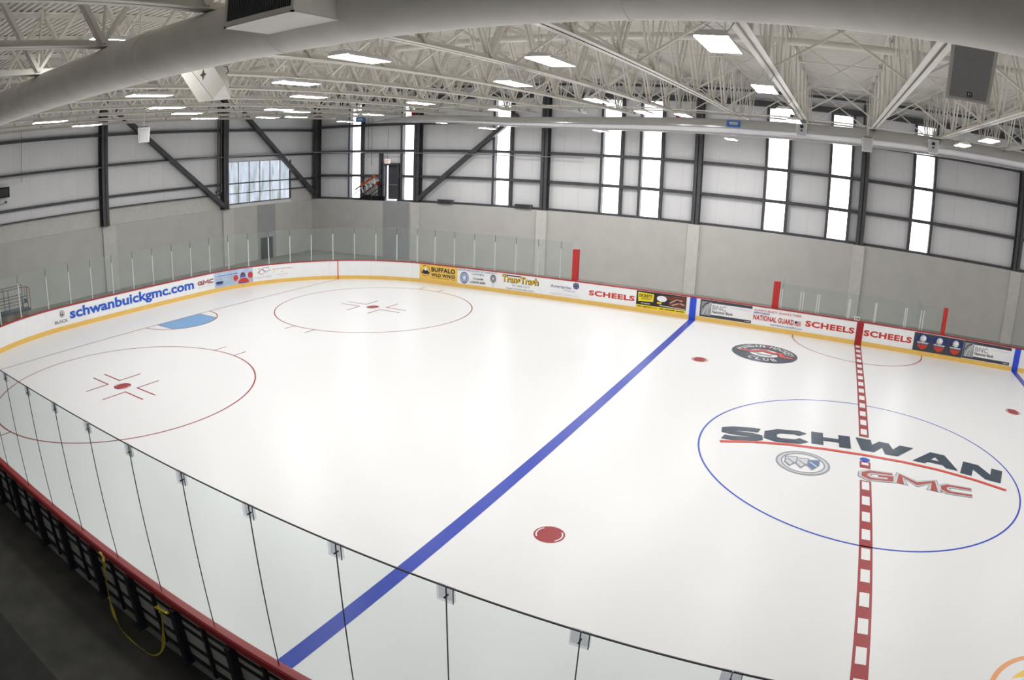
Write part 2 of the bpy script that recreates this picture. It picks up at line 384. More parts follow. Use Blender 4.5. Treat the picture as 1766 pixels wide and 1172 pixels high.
b = MB(); b.mapped(place2(text2('EXIT', .02), -30.22, -29.91, 6.42, 6.6), lambda u, v: (u, 19.415, v), C_RED); b.build('lettering', ex)
b = MB(); b.tube([(-30.07, 19.46, 6.66), (-30.07, 19.46, 9.4)], .012, GREYB, 6); b.build('conduit', ex)

# steel frame
def column(x, y, z0, z1, along):
    b = MB(); w_, dpt = .42, .46
    if along == 'x':
        b.box(x-w_/2, x+w_/2, y-dpt, y-dpt+.03, z0, z1, DARK); b.box(x-w_/2, x+w_/2, y-.03, y, z0, z1, DARK); b.box(x-.02, x+.02, y-dpt, y, z0, z1, DARK); b.box(x-.25, x+.25, y-dpt-.04, y+.02, z0, z0+.04, DARK)
    else:
        b.box(x, x+.03, y-w_/2, y+w_/2, z0, z1, DARK); b.box(x+dpt-.03, x+dpt, y-w_/2, y+w_/2, z0, z1, DARK); b.box(x, x+dpt, y-.02, y+.02, z0, z1, DARK); b.box(x-.02, x+dpt+.04, y-.25, y+.25, z0, z0+.04, DARK)
    return b.build('steel_column')
nm = ['in the corner of the two walls', 'right of the exit door, at the foot of the far wall brace', 'between the far wall brace and the paired windows', 'near the far blue line, right of the paired windows', 'on the far wall behind the red centre line', 'at the far right edge of the photo', 'on the far wall beyond the right blue line', 'on the far wall near the right end']
for x, t in zip(COLX, nm):
    tag(column(x, 19.86, 3.8, 11.2, 'x'), 'charcoal steel column '+t, 'column', 'steel columns of the far wall')
for y, t in ((1.75, 'on the left wall, leftmost in the photo'), (10.95, 'on the left wall at the edge of the painted bluish reflection')):
    tag(column(-37.3, y, 3.7, 11, 'y'), 'charcoal steel column '+t, 'column', 'steel columns of the left wall')
for z, h, t in ((3.86, .12, 'lowest, on top of the concrete wall'), (5.5, .17, 'second up from the concrete'), (7.22, .17, 'at door head height'), (9.05, .18, 'just under the far duct'), (10.72, .3, 'topmost, just under the roof deck')):
    b = MB(); d1 = 19.63
    if z < 5:
        b.box(RX0+.3, DOOR[0]-.13, d1, 19.9, z-h/2, z+h/2, DARK); b.box(DOOR[1]+.13, 20, d1, 19.9, z-h/2, z+h/2, DARK)
    elif z < 6: b.box(RX0+.3, DOOR[0]-.13, d1, 19.9, z-h/2, z+h/2, DARK); b.box(DOOR[1]+.13, 20, d1, 19.9, z-h/2, z+h/2, DARK)
    else: b.box(RX0+.3, 20, d1, 19.9, z-h/2, z+h/2, DARK)
    tag(b.build('wall_rail'), 'long charcoal rail across the far wall, '+t, 'rail', 'rails of the far wall')
for z, h, t in ((4.67, .07, 'lowest, thin'), (5.32, .14, 'second up, above the thin one'), (7.12, .14, 'middle, behind the bright pipe'), (8.86, .16, 'top one below the trusses')):
    b = MB()
    if z < 7: b.box(-37.35, -37.12, RY0+.2, WY0-.08, z-h/2, z+h/2, DARK); b.box(-37.35, -37.12, WY1+.08, RY1-.4, z-h/2, z+h/2, DARK)
    else: b.box(-37.35, -37.12, RY0+.2, RY1-.4, z-h/2, z+h/2, DARK)
    tag(b.build('wall_rail'), 'long charcoal rail along the left wall, '+t, 'rail', 'rails of the left wall')
b = MB(); b.bar((-27.6, 19.5, 3.95), (-20.4, 19.5, 9.5), .26, .30, DARK, up=(0, 1, 0)); tag(b.build('diagonal_brace'), 'charcoal diagonal brace rising to the right on the far wall', 'brace')
b = MB(); b.bar((-37.0, 2.6, 10.2), (-37.0, 10.85, 3.9), .26, .30, DARK, up=(1, 0, 0)); tag(b.build('diagonal_brace'), 'charcoal diagonal brace ending left of the painted bluish reflection', 'brace')
b = MB(); b.bar((-37.0, 11.9, 10.5), (-37.0, 19.6, 4.1), .26, .30, DARK, up=(1, 0, 0)); tag(b.build('diagonal_brace'), 'charcoal diagonal brace crossing the painted bluish reflection to the corner', 'brace')
b = MB(); b.box(RX0+.3, 20, 19.5, 19.58, 11.28, 11.42, DARK)
tag(b.build('edge_angle'), 'thin dark steel angle under the far edge of the roof deck', 'angle')

# pipes on walls
b = MB(); b.tube([(-36.95, RY0+1, 7.1), (-36.95, 1.8, 7.02), (-36.95, 10.7, 7.12), (-36.9, 19.1, 7.24)], .035, GALV, 8); b.tube([(-36.9, 19.1, 7.24), (-30, 19.35, 7.08), (-20, 19.35, 7.0), (-16, 19.35, 7.0)], .03, GALV, 8)
tag(b.build('wall_pipe'), 'thin bright metal pipe running along both walls at mid height', 'pipe')
for y, t in ((10.35, 'left one of the pair'), (10.62, 'right one of the pair')):
    b = MB(); b.tube([(-37.0, y, 10.4), (-37.0, y, 4.95)], .055, GREYB, 10); b.tube([(-37.0, y, 4.95), (-37.0, y-.15, 4.85)], .09, GREYB, 10)
    tag(b.build('drain_pipe'), 'grey vertical drain pipe beside the left wall column, '+t, 'pipe')
for x, t in ((-31.9, 'left of the exit sign'), (-31.6, 'close left of the exit door post')):
    b = MB(); b.tube([(x, 19.6, 9.6), (x, 19.6, 7.2 if x < -31.8 else 6.2)], .015, GREYB, 6); tag(b.build('conduit'), 'thin hanging conduit on the far wall '+t, 'conduit')
b = MB(); b.tube([(-37.0, .0-3.6, 9.5), (-37.0, -3.6, 6.7)], .012, GREYB, 6); tag(b.build('conduit'), 'thin conduit on the left wall above the black box', 'conduit')
b = MB(); b.box(-37.12, -36.95, -5.6, -4.38, 6.04, 6.58, BLACKM); b.box(-36.95, -36.93, -5.5, -4.48, 6.12, 6.5, C_BLACK); tag(b.build('wall_box'), 'black box on the left wall at the edge of the photo', 'box')
b = MB(); b.tube([(-37.1, -6, 5.72), (-37.1, -4.75, 5.72), (-37.1, -4.6, 5.8)], .02, GREYB, 6); b.tube([(-37.1, -4.6, 5.8), (-36.98, -4.6, 5.8)], .07, GREYB, 8); tag(b.build('wall_valve'), 'small grey pipe and valve under the black wall box', 'valve')
for x, t in ((-25.35, 'under the diagonal brace'), (-19.8, 'right of the brace beside a column')):
    b = MB(); b.box(x-.55, x+.55, 19.35, 19.6, 3.8, 4.08, GREYB); 
    for k in range(5): b.box(x-.5, x+.5, 19.34, 19.35, 3.84+k*.045, 3.86+k*.045, BLACKM)
    tag(b.build('vent_box'), 'low grey vent box on the concrete ledge, '+t, 'vent')
# stairs and rail by the exit door
r = empty('stair_railing', (-33.2, 19.5, 3.8)); tag(r, 'dark picket stair railing on the ledge left of the exit door', 'railing')
b = MB()
for k in range(22): b.bar((k*.13, 0, 0), (k*.13, 0, .35+k*.065 if k < 11 else 1.12), .018, .018, C_BLACK)
b.build('pickets', r)
b = MB(); b.bar((0, 0, .32), (1.35, 0, 1.1), .04, .04, C_BLACK); b.bar((1.3, 0, 1.12), (2.85, 0, 1.12), .04, .04, C_BLACK); b.bar((0, 0, .05), (2.85, 0, .05), .03, .03, C_BLACK)
b.bar((1.45, .08, .35), (2.6, .08, 1.05), .05, .04, C_BLACK); b.bar((1.45, .08, .1), (2.6, .08, .75), .05, .04, C_BLACK); b.build('hand_rail', r)
b = MB(); b.box(-.05, .9, .1, .3, 0, .12, C_BLACK); b.box(1.0, 2.8, .1, .3, 0, .3, C_BLACK); b.box(.55, 1.5, .1, .3, .3, .36, C_BLACK); b.build('treads', r)
rk = empty('striped_barricade', (-32.7, 19.3, 3.8)); tag(rk, 'orange and white striped barricade leaning up the stair railing', 'barricade')
b = MB(); b.bar((-.1, 0, .72), (1.75, 0, 1.75), .06, .09, C_DGREY); b.bar((.5, .03, .3), (1.9, .03, 1.3), .05, .08, BROWNM); b.build('rail', rk)
for k in range(4):
    b = MB(); x = .55+k*.36; z = 1.02+k*.2; b.bar((x-.11, -.02, z), (x+.11, -.02, z+.14), .07, .2, HOR); b.bar((x-.02, -.02, z-.08), (x+.1, -.02, z-.5), .09, .05, C_WHITE); b.build('striped_board', rk)
b = MB(); b.tube([(.3, 0, .0), (.62, 0, .9)], .03, C_DGREY, 6); b.tube([(1.4, 0, 0), (1.3, 0, 1.3)], .03, C_DGREY, 6); b.build('leg', rk)
b = MB(); b.box(-30.95, -30.8, 19.4, 19.55, 4.85, 5.15, REDM); b.box(-30.93, -30.83, 19.42, 19.5, 5.15, 5.24, C_WHITE); b.tube([(-30.87, 19.5, 4.85), (-30.87, 19.5, 3.82)], .02, C_BLACK, 6); tag(b.build('call_point'), 'small red fire box on a post left of the exit door', 'alarm')

# ------------------------------------------------------------------ roof trusses
TX = [-.27-3.048*k for k in range(-6, 12)]
YN = [17.2-2.6*n for n in range(0, 17)]
def angle_pair(b, y0, y1, zf, up, m):
    for s in (-1, 1):
        for (x0, x1, dz0, dz1) in ((.018, .14, 0, .015), (.018, .033, 0, .13)):
            xa, xb = sorted((s*x0, s*x1)); a0, a1 = (dz0, dz1) if up else (-dz1, -dz0)
            vs = [(x, y, zf(y)+z) for z in (a0, a1) for y in (y0, y1) for x in (xa, xb)]
            b.add(vs, [(0, 2, 3, 1), (4, 5, 7, 6), (0, 1, 5, 4), (2, 6, 7, 3), (0, 4, 6, 2), (1, 3, 7, 5)], m)
proto = empty('roof_truss', (0, 0, 0))
b = MB(); angle_pair(b, YN[-1], YN[0]+1.0, zb, True, STEEL_W)
b.bar((0, YN[-1], zb(YN[-1])+.11), (0, YN[0]+1.0, zb(YN[0]+1.0)+.11), .034, .02, STEEL_W); b.build('bottom_chord', proto)
b = MB(); angle_pair(b, RY0+.2, 19.6, lambda y: zd(y)-.005, False, STEEL_W); b.build('top_chord', proto)
pt = lambda y: Vector((0, y, zd(y)-.07)); pb = lambda y: Vector((0, y, zb(y)+.07))
def diag(a, c, wd=.05):
    wd *= 1.35
    b = MB()
    for s in (-1, 1): b.bar(a+Vector((s*.06, 0, 0)), c+Vector((s*.06, 0, 0)), wd*.6, wd, STEEL_W)
    return b.build('web_diagonal', proto)
for i, y in enumerate(YN):
    yt = y-1.3
    if i == 0: diag(pb(y), pt(19.1), .07)
    diag(pb(y), pt(yt), .065 if i % 2 else .05)
    if i < len(YN)-1: diag(pb(YN[i+1]), pt(yt), .065 if i % 2 else .05)
    b = MB(); b.bar(pb(y)+Vector((0, 0, 0)), pt(y), .03, .05, STEEL_W); b.build('web_vertical', proto)
trusses = []
for i, x in enumerate(TX):
    t = proto if i == 0 else copy_tree(proto); t.location = (x, 0, 0)
    k = round((-.27-x)/3.048)
    where = ('over the red centre line' if k == 0 else ('%s one left of the truss over the red centre line' % nth(k) if k > 0 else '%s one right of the truss over the red centre line' % nth(-k)))
    tag(t, 'cream steel roof truss, '+where, 'truss', 'roof trusses'); trusses.append(t)
# cross bracing between neighbouring trusses
XR = [-14.6, -8.5, -2.3, 3.75, 9.85, 15.9]
rown = ['row by the big duct', 'second row back', 'third row back', 'fourth row back', 'fifth row back', 'farthest row']
xp = MB(); W = 3.048
px = None
for r_i, y in enumerate(XR):
    b = MB(); z0, z1 = zb(y)+.1, zd(y)-.15
    b.bar((.03, y, z0), (W-.03, y, z1), .05, .05, STEEL_W); b.bar((.03, y+.05, z1), (W-.03, y+.05, z0), .05, .05, STEEL_W)
    me = b.build('cross_brace')
    for i in range(len(TX)-1):
        if r_i == 0 and i > 12: continue
        o = me if i == 0 else me.copy()
        if i: COL.objects.link(o)
        o.location = (TX[i+1], 0, 0); k = round((-.27-TX[i+1])/3.048)
        where = ('%s bay left of centre line' % nth(k)) if k > 0 else ('%s bay right of centre line' % nth(1-k))
        tag(o, 'cream cross brace, %s, %s' % (rown[r_i], where), 'brace', 'cross braces between the roof trusses')
for (y, z, r0, t) in ((12.6, 9.47, .03, 'thin pipe under the trusses, nearer of two before the far wall'), (13.3, 9.43, .03, 'thin pipe under the trusses, farther of two before the far wall'), (6.6, 10.95, .03, 'thin pipe high in the trusses'), (.9, 10.5, .105, 'thick round pipe passing through the trusses'), (14.6, 11.2, .03, 'thin pipe tight under the roof deck near the far wall')):
    b = MB(); b.tube([(-34, y, z), (-10, y, z), (12, y, z)], r0, STEEL_W, 12); tag(b.build('roof_pipe', smooth=True), 'cream '+t, 'pipe')

# ------------------------------------------------------------------ ceiling lights
LP = [(-23.35, -7.66, 8.64), (-26.81, -4.46, 8.7), (-14.3, -10.17, 9.5), (-16.56, -7.77, 8.64), (-20.24, -4.78, 8.69), (-23.12, -1.93, 8.75), (-26.31, 1.29, 8.8), (-26.53, 5.33, 8.88), (-21.63, 1.5, 8.81), (-26.1, 6.89, 8.9), (-13.48, -5.54, 8.68), (-22.61, 3.49, 8.84), (-16.42, -2.11, 8.74), (-29.97, 15.0, 9.06), (-9.62, -7.77, 8.64), (-23.19, 9.38, 8.95), (-16.32, 3.66, 8.85), (-22.95, 15.0, 8.77), (-19.87, 15.0, 8.42), (-16.05, 9.2, 8.95), (-9.55, -2.07, 8.74), (-6.89, -5.77, 8.68), (-15.36, 15.0, 8.79), (-9.44, 3.51, 8.84), (-13.44, 15.0, 8.4), (-9.48, 8.96, 8.94), (-8.0, 9.54, 8.95), (-7.87, 15.0, 8.76), (-3.5, -7.75, 8.64), (-6.89, 15.0, 8.38), (-3.46, -2.22, 8.74), (-3.45, 3.47, 8.84), (-3.46, 7.91, 8.92), (3.02, 8.61, 8.93), (3.05, 4.11, 8.85)]
OUT = [(3.05, -7.8, 8.64), (3.05, -2.2, 8.74)]+[(x, y, 9.11+.018*(y+5)-.42) for x in (9.3, 15.4, 21.5, 27.6) for y in (-7.8, -2.2, 3.5, 9.0)]
def light_proto():
    t = empty('ceiling_light', (0, 0, 0))
    b = MB(); w_, l_ = .25, .61
    b.prism([(-w_, 0), (-w_, .03), (-.15, .10), (.15, .10), (w_, .03), (w_, 0), (w_-.015, 0), (w_-.015, .02), (-w_+.015, .02), (-w_+.015, 0)], 1, -l_, l_, HOUSING)
    b.build('housing', t)
    for s in (-1, 1):
        b = MB(); b.keep = True; b.add([(s*.12-.11, -l_+.02, .004), (s*.12-.11, l_-.02, .004), (s*.12+.11, l_-.02, .004), (s*.12+.11, -l_+.02, .004)], [(0, 1, 2, 3)], LAMP)
        b.build('lamp_panel', t)
    for s in (-1, 1):
        b = MB(); b.tube([(-.2, s*.45, .09), (0, s*.45, .28), (.2, s*.45, .09)], .006, GALV, 5); b.tube([(0, s*.45, .28), (0, s*.45, .46)], .006, GALV, 5)
        b.build('hanger', t)
    b = MB(); b.tube([(.05, .1, .1), (.05, .12, .2), (.12, .2, .3), (.16, .3, .42), (.14, .42, .5)], .012, HOUSING, 6); b.build('cable', t)
    return t
lp = light_proto()
def lab_light(i): return 'lit white ceiling light, %s from the left of the photo' % nth(i+1)
for i, p in enumerate(LP+OUT):
    o = lp if i == 0 else copy_tree(lp); o.location = p
    lab = lab_light(i) if i < len(LP) else 'lit white ceiling light over the right half of the rink beyond the photo'
    tag(o, lab, 'light', 'ceiling lights' if i < len(LP) else 'ceiling lights over the right end')

# ------------------------------------------------------------------ ducts
nd = empty('round_duct', (0, -11.22, 8.61)); tag(nd, 'big cream round duct passing close above the camera', 'duct')
b = MB(); b.tube([(-37.1, 0, .12), (-20, 0, .07), (-14, 0, .035), (-8, 0, 0), (0, 0, 0), (10, 0, 0), (20, 0, 0)], .395, DUCT, 40); b.build('duct_body', nd, smooth=True)
for x in (-16.2, -11.0, -7.95, -3.7, .6, 5.5):
    b = MB(); zz_ = max(0, (-8-x)*.006); b.tube([(x-.02, 0, zz_), (x+.02, 0, zz_)], .403, GREYB if False else DUCT, 40); b.build('joint_ring', nd)
hv = empty('duct_outlet', (-7.31, -11.88, 8.4)); tag(hv, 'boxy cream air outlet with dark louvres on the big duct', 'duct outlet')
b = MB(); b.box(-.56, .56, -.37, .45, 0, .02, SPK); b.box(-.56, .56, -.35, .45, .02, .8, DUCT); b.box(.52, .56, -.37, -.35, 0, .8, DUCT); b.box(-.56, -.52, -.37, -.35, 0, .8, DUCT); b.box(-.52, .52, -.37, -.35, .02, .07, DUCT); b.box(-.52, .52, -.37, -.35, .75, .8, DUCT)
b.build('outlet_box', hv)
b = MB(); b.box(-.52, .52, -.36, -.352, .07, .75, BLACKM)
for k in range(35): b.box(-.51+k*.03, -.50+k*.03, -.368, -.36, .07, .75, GREYB)
plabel(b.build('louvres', hv), 'dark vertical louvres')
fd = empty('round_duct', (0, 13, 0)); tag(fd, 'shiny white round duct running along the far side under the trusses', 'duct')
b = MB(); st = [(-26.2, 8.78, .02), (-25.2, 8.86, .12), (-23.2, 8.92, .2), (-20, 8.80, .225), (-17.5, 8.68, .24), (-14.5, 8.66, .29), (-12.6, 8.68, .32), (-7.9, 8.80, .36), (-4, 8.9, .385), (0, 9.0, .40), (3.3, 9.07, .41), (8, 9.1, .41), (20, 9.1, .41)]
b.tube([(x, 0, z) for x, z, r0 in st], [r0 for x, z, r0 in st], DUCT2, 36); b.build('duct_body', fd, smooth=True)
for x, z, r0 in ((-14.5, 8.66, .29), (-7.9, 8.8, .36), (0, 9.0, .4), (6, 9.09, .41)):
    b = MB(); b.tube([(x-.015, 0, z), (x+.015, 0, z)], r0+.008, DUCT2, 36); b.build('joint_ring', fd)

# ------------------------------------------------------------------ speakers
s1 = empty('loudspeaker', (-.195, -9.0, 8.06)); s1.scale = (1.08, 1, 1.08); tag(s1, 'large cream loudspeaker with dark grey grille hanging right of the centre', 'loudspeaker')
fx = lambda u, v: (u*1.0, 0, v)
b = MB(); bl, br, tr_, tl_ = (-.33, 0), (.18, 0), (.33, .74), (-.24, .74)
def spk_q(p, y): return (p[0], y, p[1])
P = [bl, br, tr_, tl_]; back = [(-.2, .1), (.12, .1), (.2, .7), (-.15, .7)]
b.add([spk_q(p, 0) for p in P]+[spk_q(p, .45) for p in back], [(0, 1, 2, 3), (7, 6, 5, 4), (0, 4, 5, 1), (1, 5, 6, 2), (2, 6, 7, 3), (3, 7, 4, 0)], SPK); b.build('cabinet', s1)
b = MB(); gi = [(-.285, .03), (.145, .03), (.275, .71), (-.195, .71)]
b.add([spk_q(p, -.015) for p in gi]+[spk_q(p, 0) for p in gi], [(0, 1, 2, 3), (0, 4, 5, 1), (1, 5, 6, 2), (2, 6, 7, 3), (3, 7, 4, 0)], GRILLE); plabel(b.build('grille', s1), 'dark grey perforated grille')
b = MB(); b.box(-.08, -.02, -.022, -.015, .05, .10, C_BLACK); bd = b.build('badge', s1)
b = MB(); b.mapped(place2(text2('EV', .01), -.07, -.03, .06, .09), lambda u, v: (u, -.024, v), C_WHITE); b.build('badge_letters', bd)
for q in (-.1, .1):
    b = MB(); b.bar((q, .15, .7), (q, .15, 1.05), .03, .03, GALV); b.build('bracket', s1)
s2 = empty('loudspeaker', (-12.7, -9.0, 8.08)); tag(s2, 'angular cream loudspeaker seen from its side, with black star-shaped hole, left under the duct', 'loudspeaker')
F = [(-.04, 0, 0), (-.83, 0, .76), (-.43, 0, .74), (.40, 0, .01)]
b = MB()
vs = [(-.04, 0, 0), (.43, 0, 0), (-.43, 0, .74), (-.83, 0, .76), (.28, 0, .80), (.78, 0, .25), (.43, .45, .02), (.1, .45, .1), (-.6, .45, .74), (.2, .45, .82)]
b.add(vs, [(0, 1, 2, 3), (1, 5, 4, 2), (0, 7, 6, 1), (1, 6, 5), (3, 8, 7, 0), (2, 4, 9, 8, 3), (5, 6, 7, 8, 9, 4)], SPK); b.build('cabinet', s2)
b = MB(); cx, cz = .08, .53; st_ = []
for k in range(8):
    a = PI/2*(k/2); q = .105 if k % 2 == 0 else .045; st_.append((cx+q*math.cos(a), cz+q*1.1*math.sin(a)))
b.mapped(poly2(st_), lambda u, v: (u, -.004, v), BLACKM); plabel(b.build('hole', s2), 'black four-pointed star-shaped hole')
b = MB(); b.bar((.43, -.005, 0), (-.43, -.005, .74), .02, .025, C_WHITE, up=(0, 1, 0)); b.build('edge_trim', s2)
b = MB(); b.tube([(.62, .1, .62), (.74, .08, .6), (.78, .08, .5), (.72, .08, .46)], .01, C_BLACK, 6); b.build('cable', s2)
for q in (-.1, .2):
    b = MB(); b.bar((q, .2, .7), (q, .2, 1.05), .03, .03, GALV); b.build('bracket', s2)
def small_speaker(loc, rz, label, face):
    t = empty('loudspeaker', loc, rz); t.scale = (1.15,)*3; tag(t, label, 'loudspeaker', 'small loudspeakers hung from the trusses')
    b = MB(); b.prism([(-.18, 0), (.18, 0), (.21, .5), (-.21, .5)], 1, 0, .28, SPK); b.build('cabinet', t)
    b = MB(); b.box(-.16, .16, -.012, 0, .03, .46, GRILLE if face == 'dark' else C_LGREY); b.build('grille', t)
    if face == 'back':
        b = MB(); b.box(-.06, .06, -.03, -.012, .3, .4, BLACKM); b.box(-.03, .03, -.03, -.012, .18, .24, BLACKM); b.build('terminal_plate', t)
    b = MB(); b.box(-.15, .15, .02, .24, .5, .54, GREYB); 
    hz = (zb(loc[1])-loc[2])/1.15; tx = min(TX, key=lambda q: abs(q-loc[0]))-loc[0]
    ax_, ay_ = tx*math.cos(rz)/1.15, -tx*math.sin(rz)/1.15
    b.bar((0, .13, .5), (0, .13, hz), .04, .04, SPK); b.bar((0, .13, hz-.01), (ax_, .13+ay_, hz-.01), .05, .05, SPK); b.build('bracket', t)
small_speaker((-3.40, 12.0, 8.68), .1, 'small cream loudspeaker hung from the truss left of the centre line', 'back')
small_speaker((-.52, 12.0, 8.36), .05, 'small grey-grilled loudspeaker hung over the red centre line', 'grey')
small_speaker((2.37, 12.0, 8.68), -.1, 'small cream loudspeaker hung from the truss right of the centre line', 'back')
small_speaker((-24.85, -2.85, 7.82), 1.1, 'small pale loudspeaker hung before the left wall brace', 'grey')
for x, t in ((-26.78, 'left, before the exit door bay'), (-6.45, 'right, before the far duct')):
    b = MB(); z = 8.98; w_ = .3
    for (x0, x1, z0, z1) in ((-w_, w_, -.14, -.06), (-w_, w_, .08, .14), (-w_, -w_+.1, -.06, .08), (w_-.1, w_, -.06, .08)): b.box(x+x0, x+x1, 12.57, 12.63, z+z0, z+z1, BLUEM)
    b.tube([(x-.2, 12.6, z+.12), (x-.2, 12.6, 9.45)], .008, GALV, 5); b.tube([(x+.2, 12.6, z+.12), (x+.2, 12.6, 9.45)], .008, GALV, 5)
    b.box(x-.2, x+.2, 12.595, 12.605, z-.06, z+.08, C_LGREY); tag(b.build('blue_frame'), 'small bright blue frame hanging under the trusses, '+t, 'frame')
for x, y, z, t in ((-26.15, 17, 9.5, 'near the second strip window'), (-9.95, 17, 9.43, 'near the fourth column of the far wall')):
    t_ = empty('alarm_horn', (x, y, z)); tag(t_, 'small dark red alarm horn '+t, 'alarm')
    b = MB(); b.tube([(0, -.16, 0), (0, 0, 0)], [.15, .1], REDM, 14); b.build('horn', t_)
    b = MB(); b.box(-.1, .1, 0, .18, -.1, .1, C_BLACK); b.bar((0, .1, .1), (0, .1, 2.14), .02, .02, GREYB); b.build('housing', t_)

# ------------------------------------------------------------------ ice sheet and its painted markings
R_C = 28*FT; cxr = 72*FT; cyr = 14.5*FT; HW = 42.5*FT; HL = 100*FT
def outline(off=0, n=24):
    pts = []
    for (sx, sy, a0) in ((1, 1, 0), (-1, 1, PI/2), (-1, -1, PI), (1, -1, 3*PI/2)):
        for k in range(n+1):
            a = a0+PI/2*k/n; pts.append((sx*cxr+(R_C+off)*math.cos(a), sy*cyr+(R_C+off)*math.sin(a)))
    return pts
b = MB(); b.prism(outline(.005), 2, -.05, 0, ICE); ice = b.build('ice_sheet'); tag(ice, 'white painted ice sheet of the hockey rink with rounded corners', 'ice')
def on_ice(z): return lambda u, v: (u, v, z)
Z1, Z2, Z3, Z4, Z5 = .003, .006, .009, .012, .015
def mark(name, label, items):
    b = MB()
    for polys, z, m in items:
        for q, pl_ in enumerate(polys): b.mapped([pl_], on_ice(z+.00012*q), m)
    o = b.build(name, ice); o['label'] = label; return o
def goal_y(x):  # half width of ice at x
    dx = abs(x)-cxr
    return HW if dx <= 0 else cyr+math.sqrt(max(0, R_C**2-dx**2))
for s, t in ((-1, 'left'), (1, 'right')):
    x = s*89*FT; gy = goal_y(x)
    mark('goal_line', 'thin red goal line at the %s end' % t, [(rect2(x-.025, x+.025, -gy, gy), Z1, I_RED)])
    x = s*25.5*FT
    mark('blue_line', 'wide blue line on the %s side' % t, [(rect2(x-.152, x+.152, -HW, HW), Z1, I_BLUE)])
# centre line: red ladder with white squares, broken at the middle for the logos
it = []
def seg(y0, y1, **k): it.append((rect2(-.152, .152, y0, y1), Z1, I_RED))
def win(y0, y1): it.append((rect2(-.098, .098, y0, y1), Z2, I_WHITE))
seg(-HW, -1.33); seg(1.68, HW); seg(-.55, -.13)
y = -1.40
while y-.45 > -HW: win(y-.45, y); y -= .814
y = 1.86
while y+.45 < HW: win(y, y+.45); y += .814
win(-.36, -.2)
it.append((disc2(0, .0, .13, .14, 24)+rect2(-.14, .14, -.07, .07), Z3, I_CBLUE)); 
mark('centre_line', 'red centre line with a row of white squares', it)
mark('centre_circle', 'thin blue centre circle', [(ring2(0, 0, 15*FT, .05, n=160), Z1, I_CBLUE)])
mark('referee_crease', 'thin red half circle at the far boards', [(ring2(0, HW, 10*FT, .05, PI, 2*PI), Z1, I_RED)])
for sx in (-1, 1):
    for sy in (-1, 1):
        cx, cy = sx*69*FT, sy*22*FT; it = [(ring2(cx, cy, 15*FT, .05, n=140), Z1, I_RED)]
        for s in (-1, 1):
            for q in (-1, 1): it.append((rect2(cx+q*.58-.025, cx+q*.58+.025, *sorted((cy+s*4.55, cy+s*5.13))), Z1, I_RED))
        for i in (-1, 1):
            for j in (-1, 1):
                ix, iy = cx+i*.6, cy+j*.24
                it.append((stroke2([(ix+i*1.12, iy), (ix, iy), (ix, iy+j*.9)], .05), Z2, I_RED))
        nm_ = '%s %s' % ('far' if sy > 0 else 'near', 'left' if sx < 0 else 'right')
        mark('faceoff_circle', 'red faceoff circle at the '+nm_, it)
    
def spot(cx, cy, t, m=I_RED):
    mark('faceoff_spot', 'solid red faceoff dot '+t, [(disc2(cx, cy, .305), Z1, m), (ring2(cx, cy, .255, .028, -.75, .75, 20)+ring2(cx, cy, .255, .028, PI-.75, PI+.75, 20), Z2, I_WHITE)])
for sx in (-1, 1):
    for sy in (-1, 1):
        q = '%s %s' % ('far' if sy > 0 else 'near', 'left' if sx < 0 else 'right')
        spot(sx*69*FT, sy*22*FT, 'in the %s circle' % q); spot(sx*20*FT, sy*22*FT, 'at the %s of the neutral zone' % q)
gx = -89*FT
arc = [(gx+1.83*math.cos(a), 1.83*math.sin(a)) for a in [(-.73+1.46*k/16) for k in range(17)]]
mark('goal_crease', 'light blue goal crease with thin red outline', [(poly2([(gx, -1.22)]+arc+[(gx, 1.22)]), Z1, I_LBLUE), (ring2(gx, 0, 1.83, .05, -PI/2, PI/2, 40), Z2, I_RED), (rect2(gx, gx+1.36, -1.235, -1.205)+rect2(gx, gx+1.36, 1.205, 1.235), Z2, I_RED)])
# centre logo: dealer name with three marks
it = []
H_ = [([(0, 0), (.30, 0), (.30, 1), (0, 1)], [(0, 1, 2, 3)]), ([(.70, 0), (1, 0), (1, 1), (.70, 1)], [(0, 1, 2, 3)]), ([(.30, .36), (.70, .36), (.70, .64), (.30, .64)], [(0, 1, 2, 3)])]
A_ = [([(0, 0), (.27, 0), (.58, 1), (.36, 1)], [(0, 1, 2, 3)]), ([(.73, 0), (1, 0), (.70, 1), (.36, 1)], [(0, 1, 2, 3)]), ([(.26, .17), (.74, .17), (.70, .40), (.32, .40)], [(0, 1, 2, 3)])]
W_ = [([(.12, 0), (.36, 0), (.26, 1), (0, 1)], [(0, 1, 2, 3)]), ([(.12, 0), (.36, 0), (.57, 1), (.40, 1)], [(0, 1, 2, 3)]), ([(.58, 0), (.82, 0), (.57, 1), (.40, 1)], [(0, 1, 2, 3)]), ([(.58, 0), (.82, 0), (1, 1), (.76, 1)], [(0, 1, 2, 3)])]
N_ = [([(0, 0), (.28, 0), (.28, 1), (0, 1)], [(0, 1, 2, 3)]), ([(.72, 0), (1, 0), (1, 1), (.72, 1)], [(0, 1, 2, 3)]), ([(.62, 0), (1, 0), (.38, 1), (0, 1)], [(0, 1, 2, 3)])]
S_ = place2(stroke2([(.93, .82), (.75, .87), (.3, .87), (.15, .80), (.15, .62), (.3, .54), (.7, .47), (.85, .38), (.85, .22), (.7, .13), (.25, .13), (.05, .18)], .29), 0, 1, 0, 1)
C__ = stroke2([(.95, .72), (.80, .86), (.35, .86), (.15, .70), (.15, .30), (.35, .14), (.80, .14), (.97, .30)], .31)
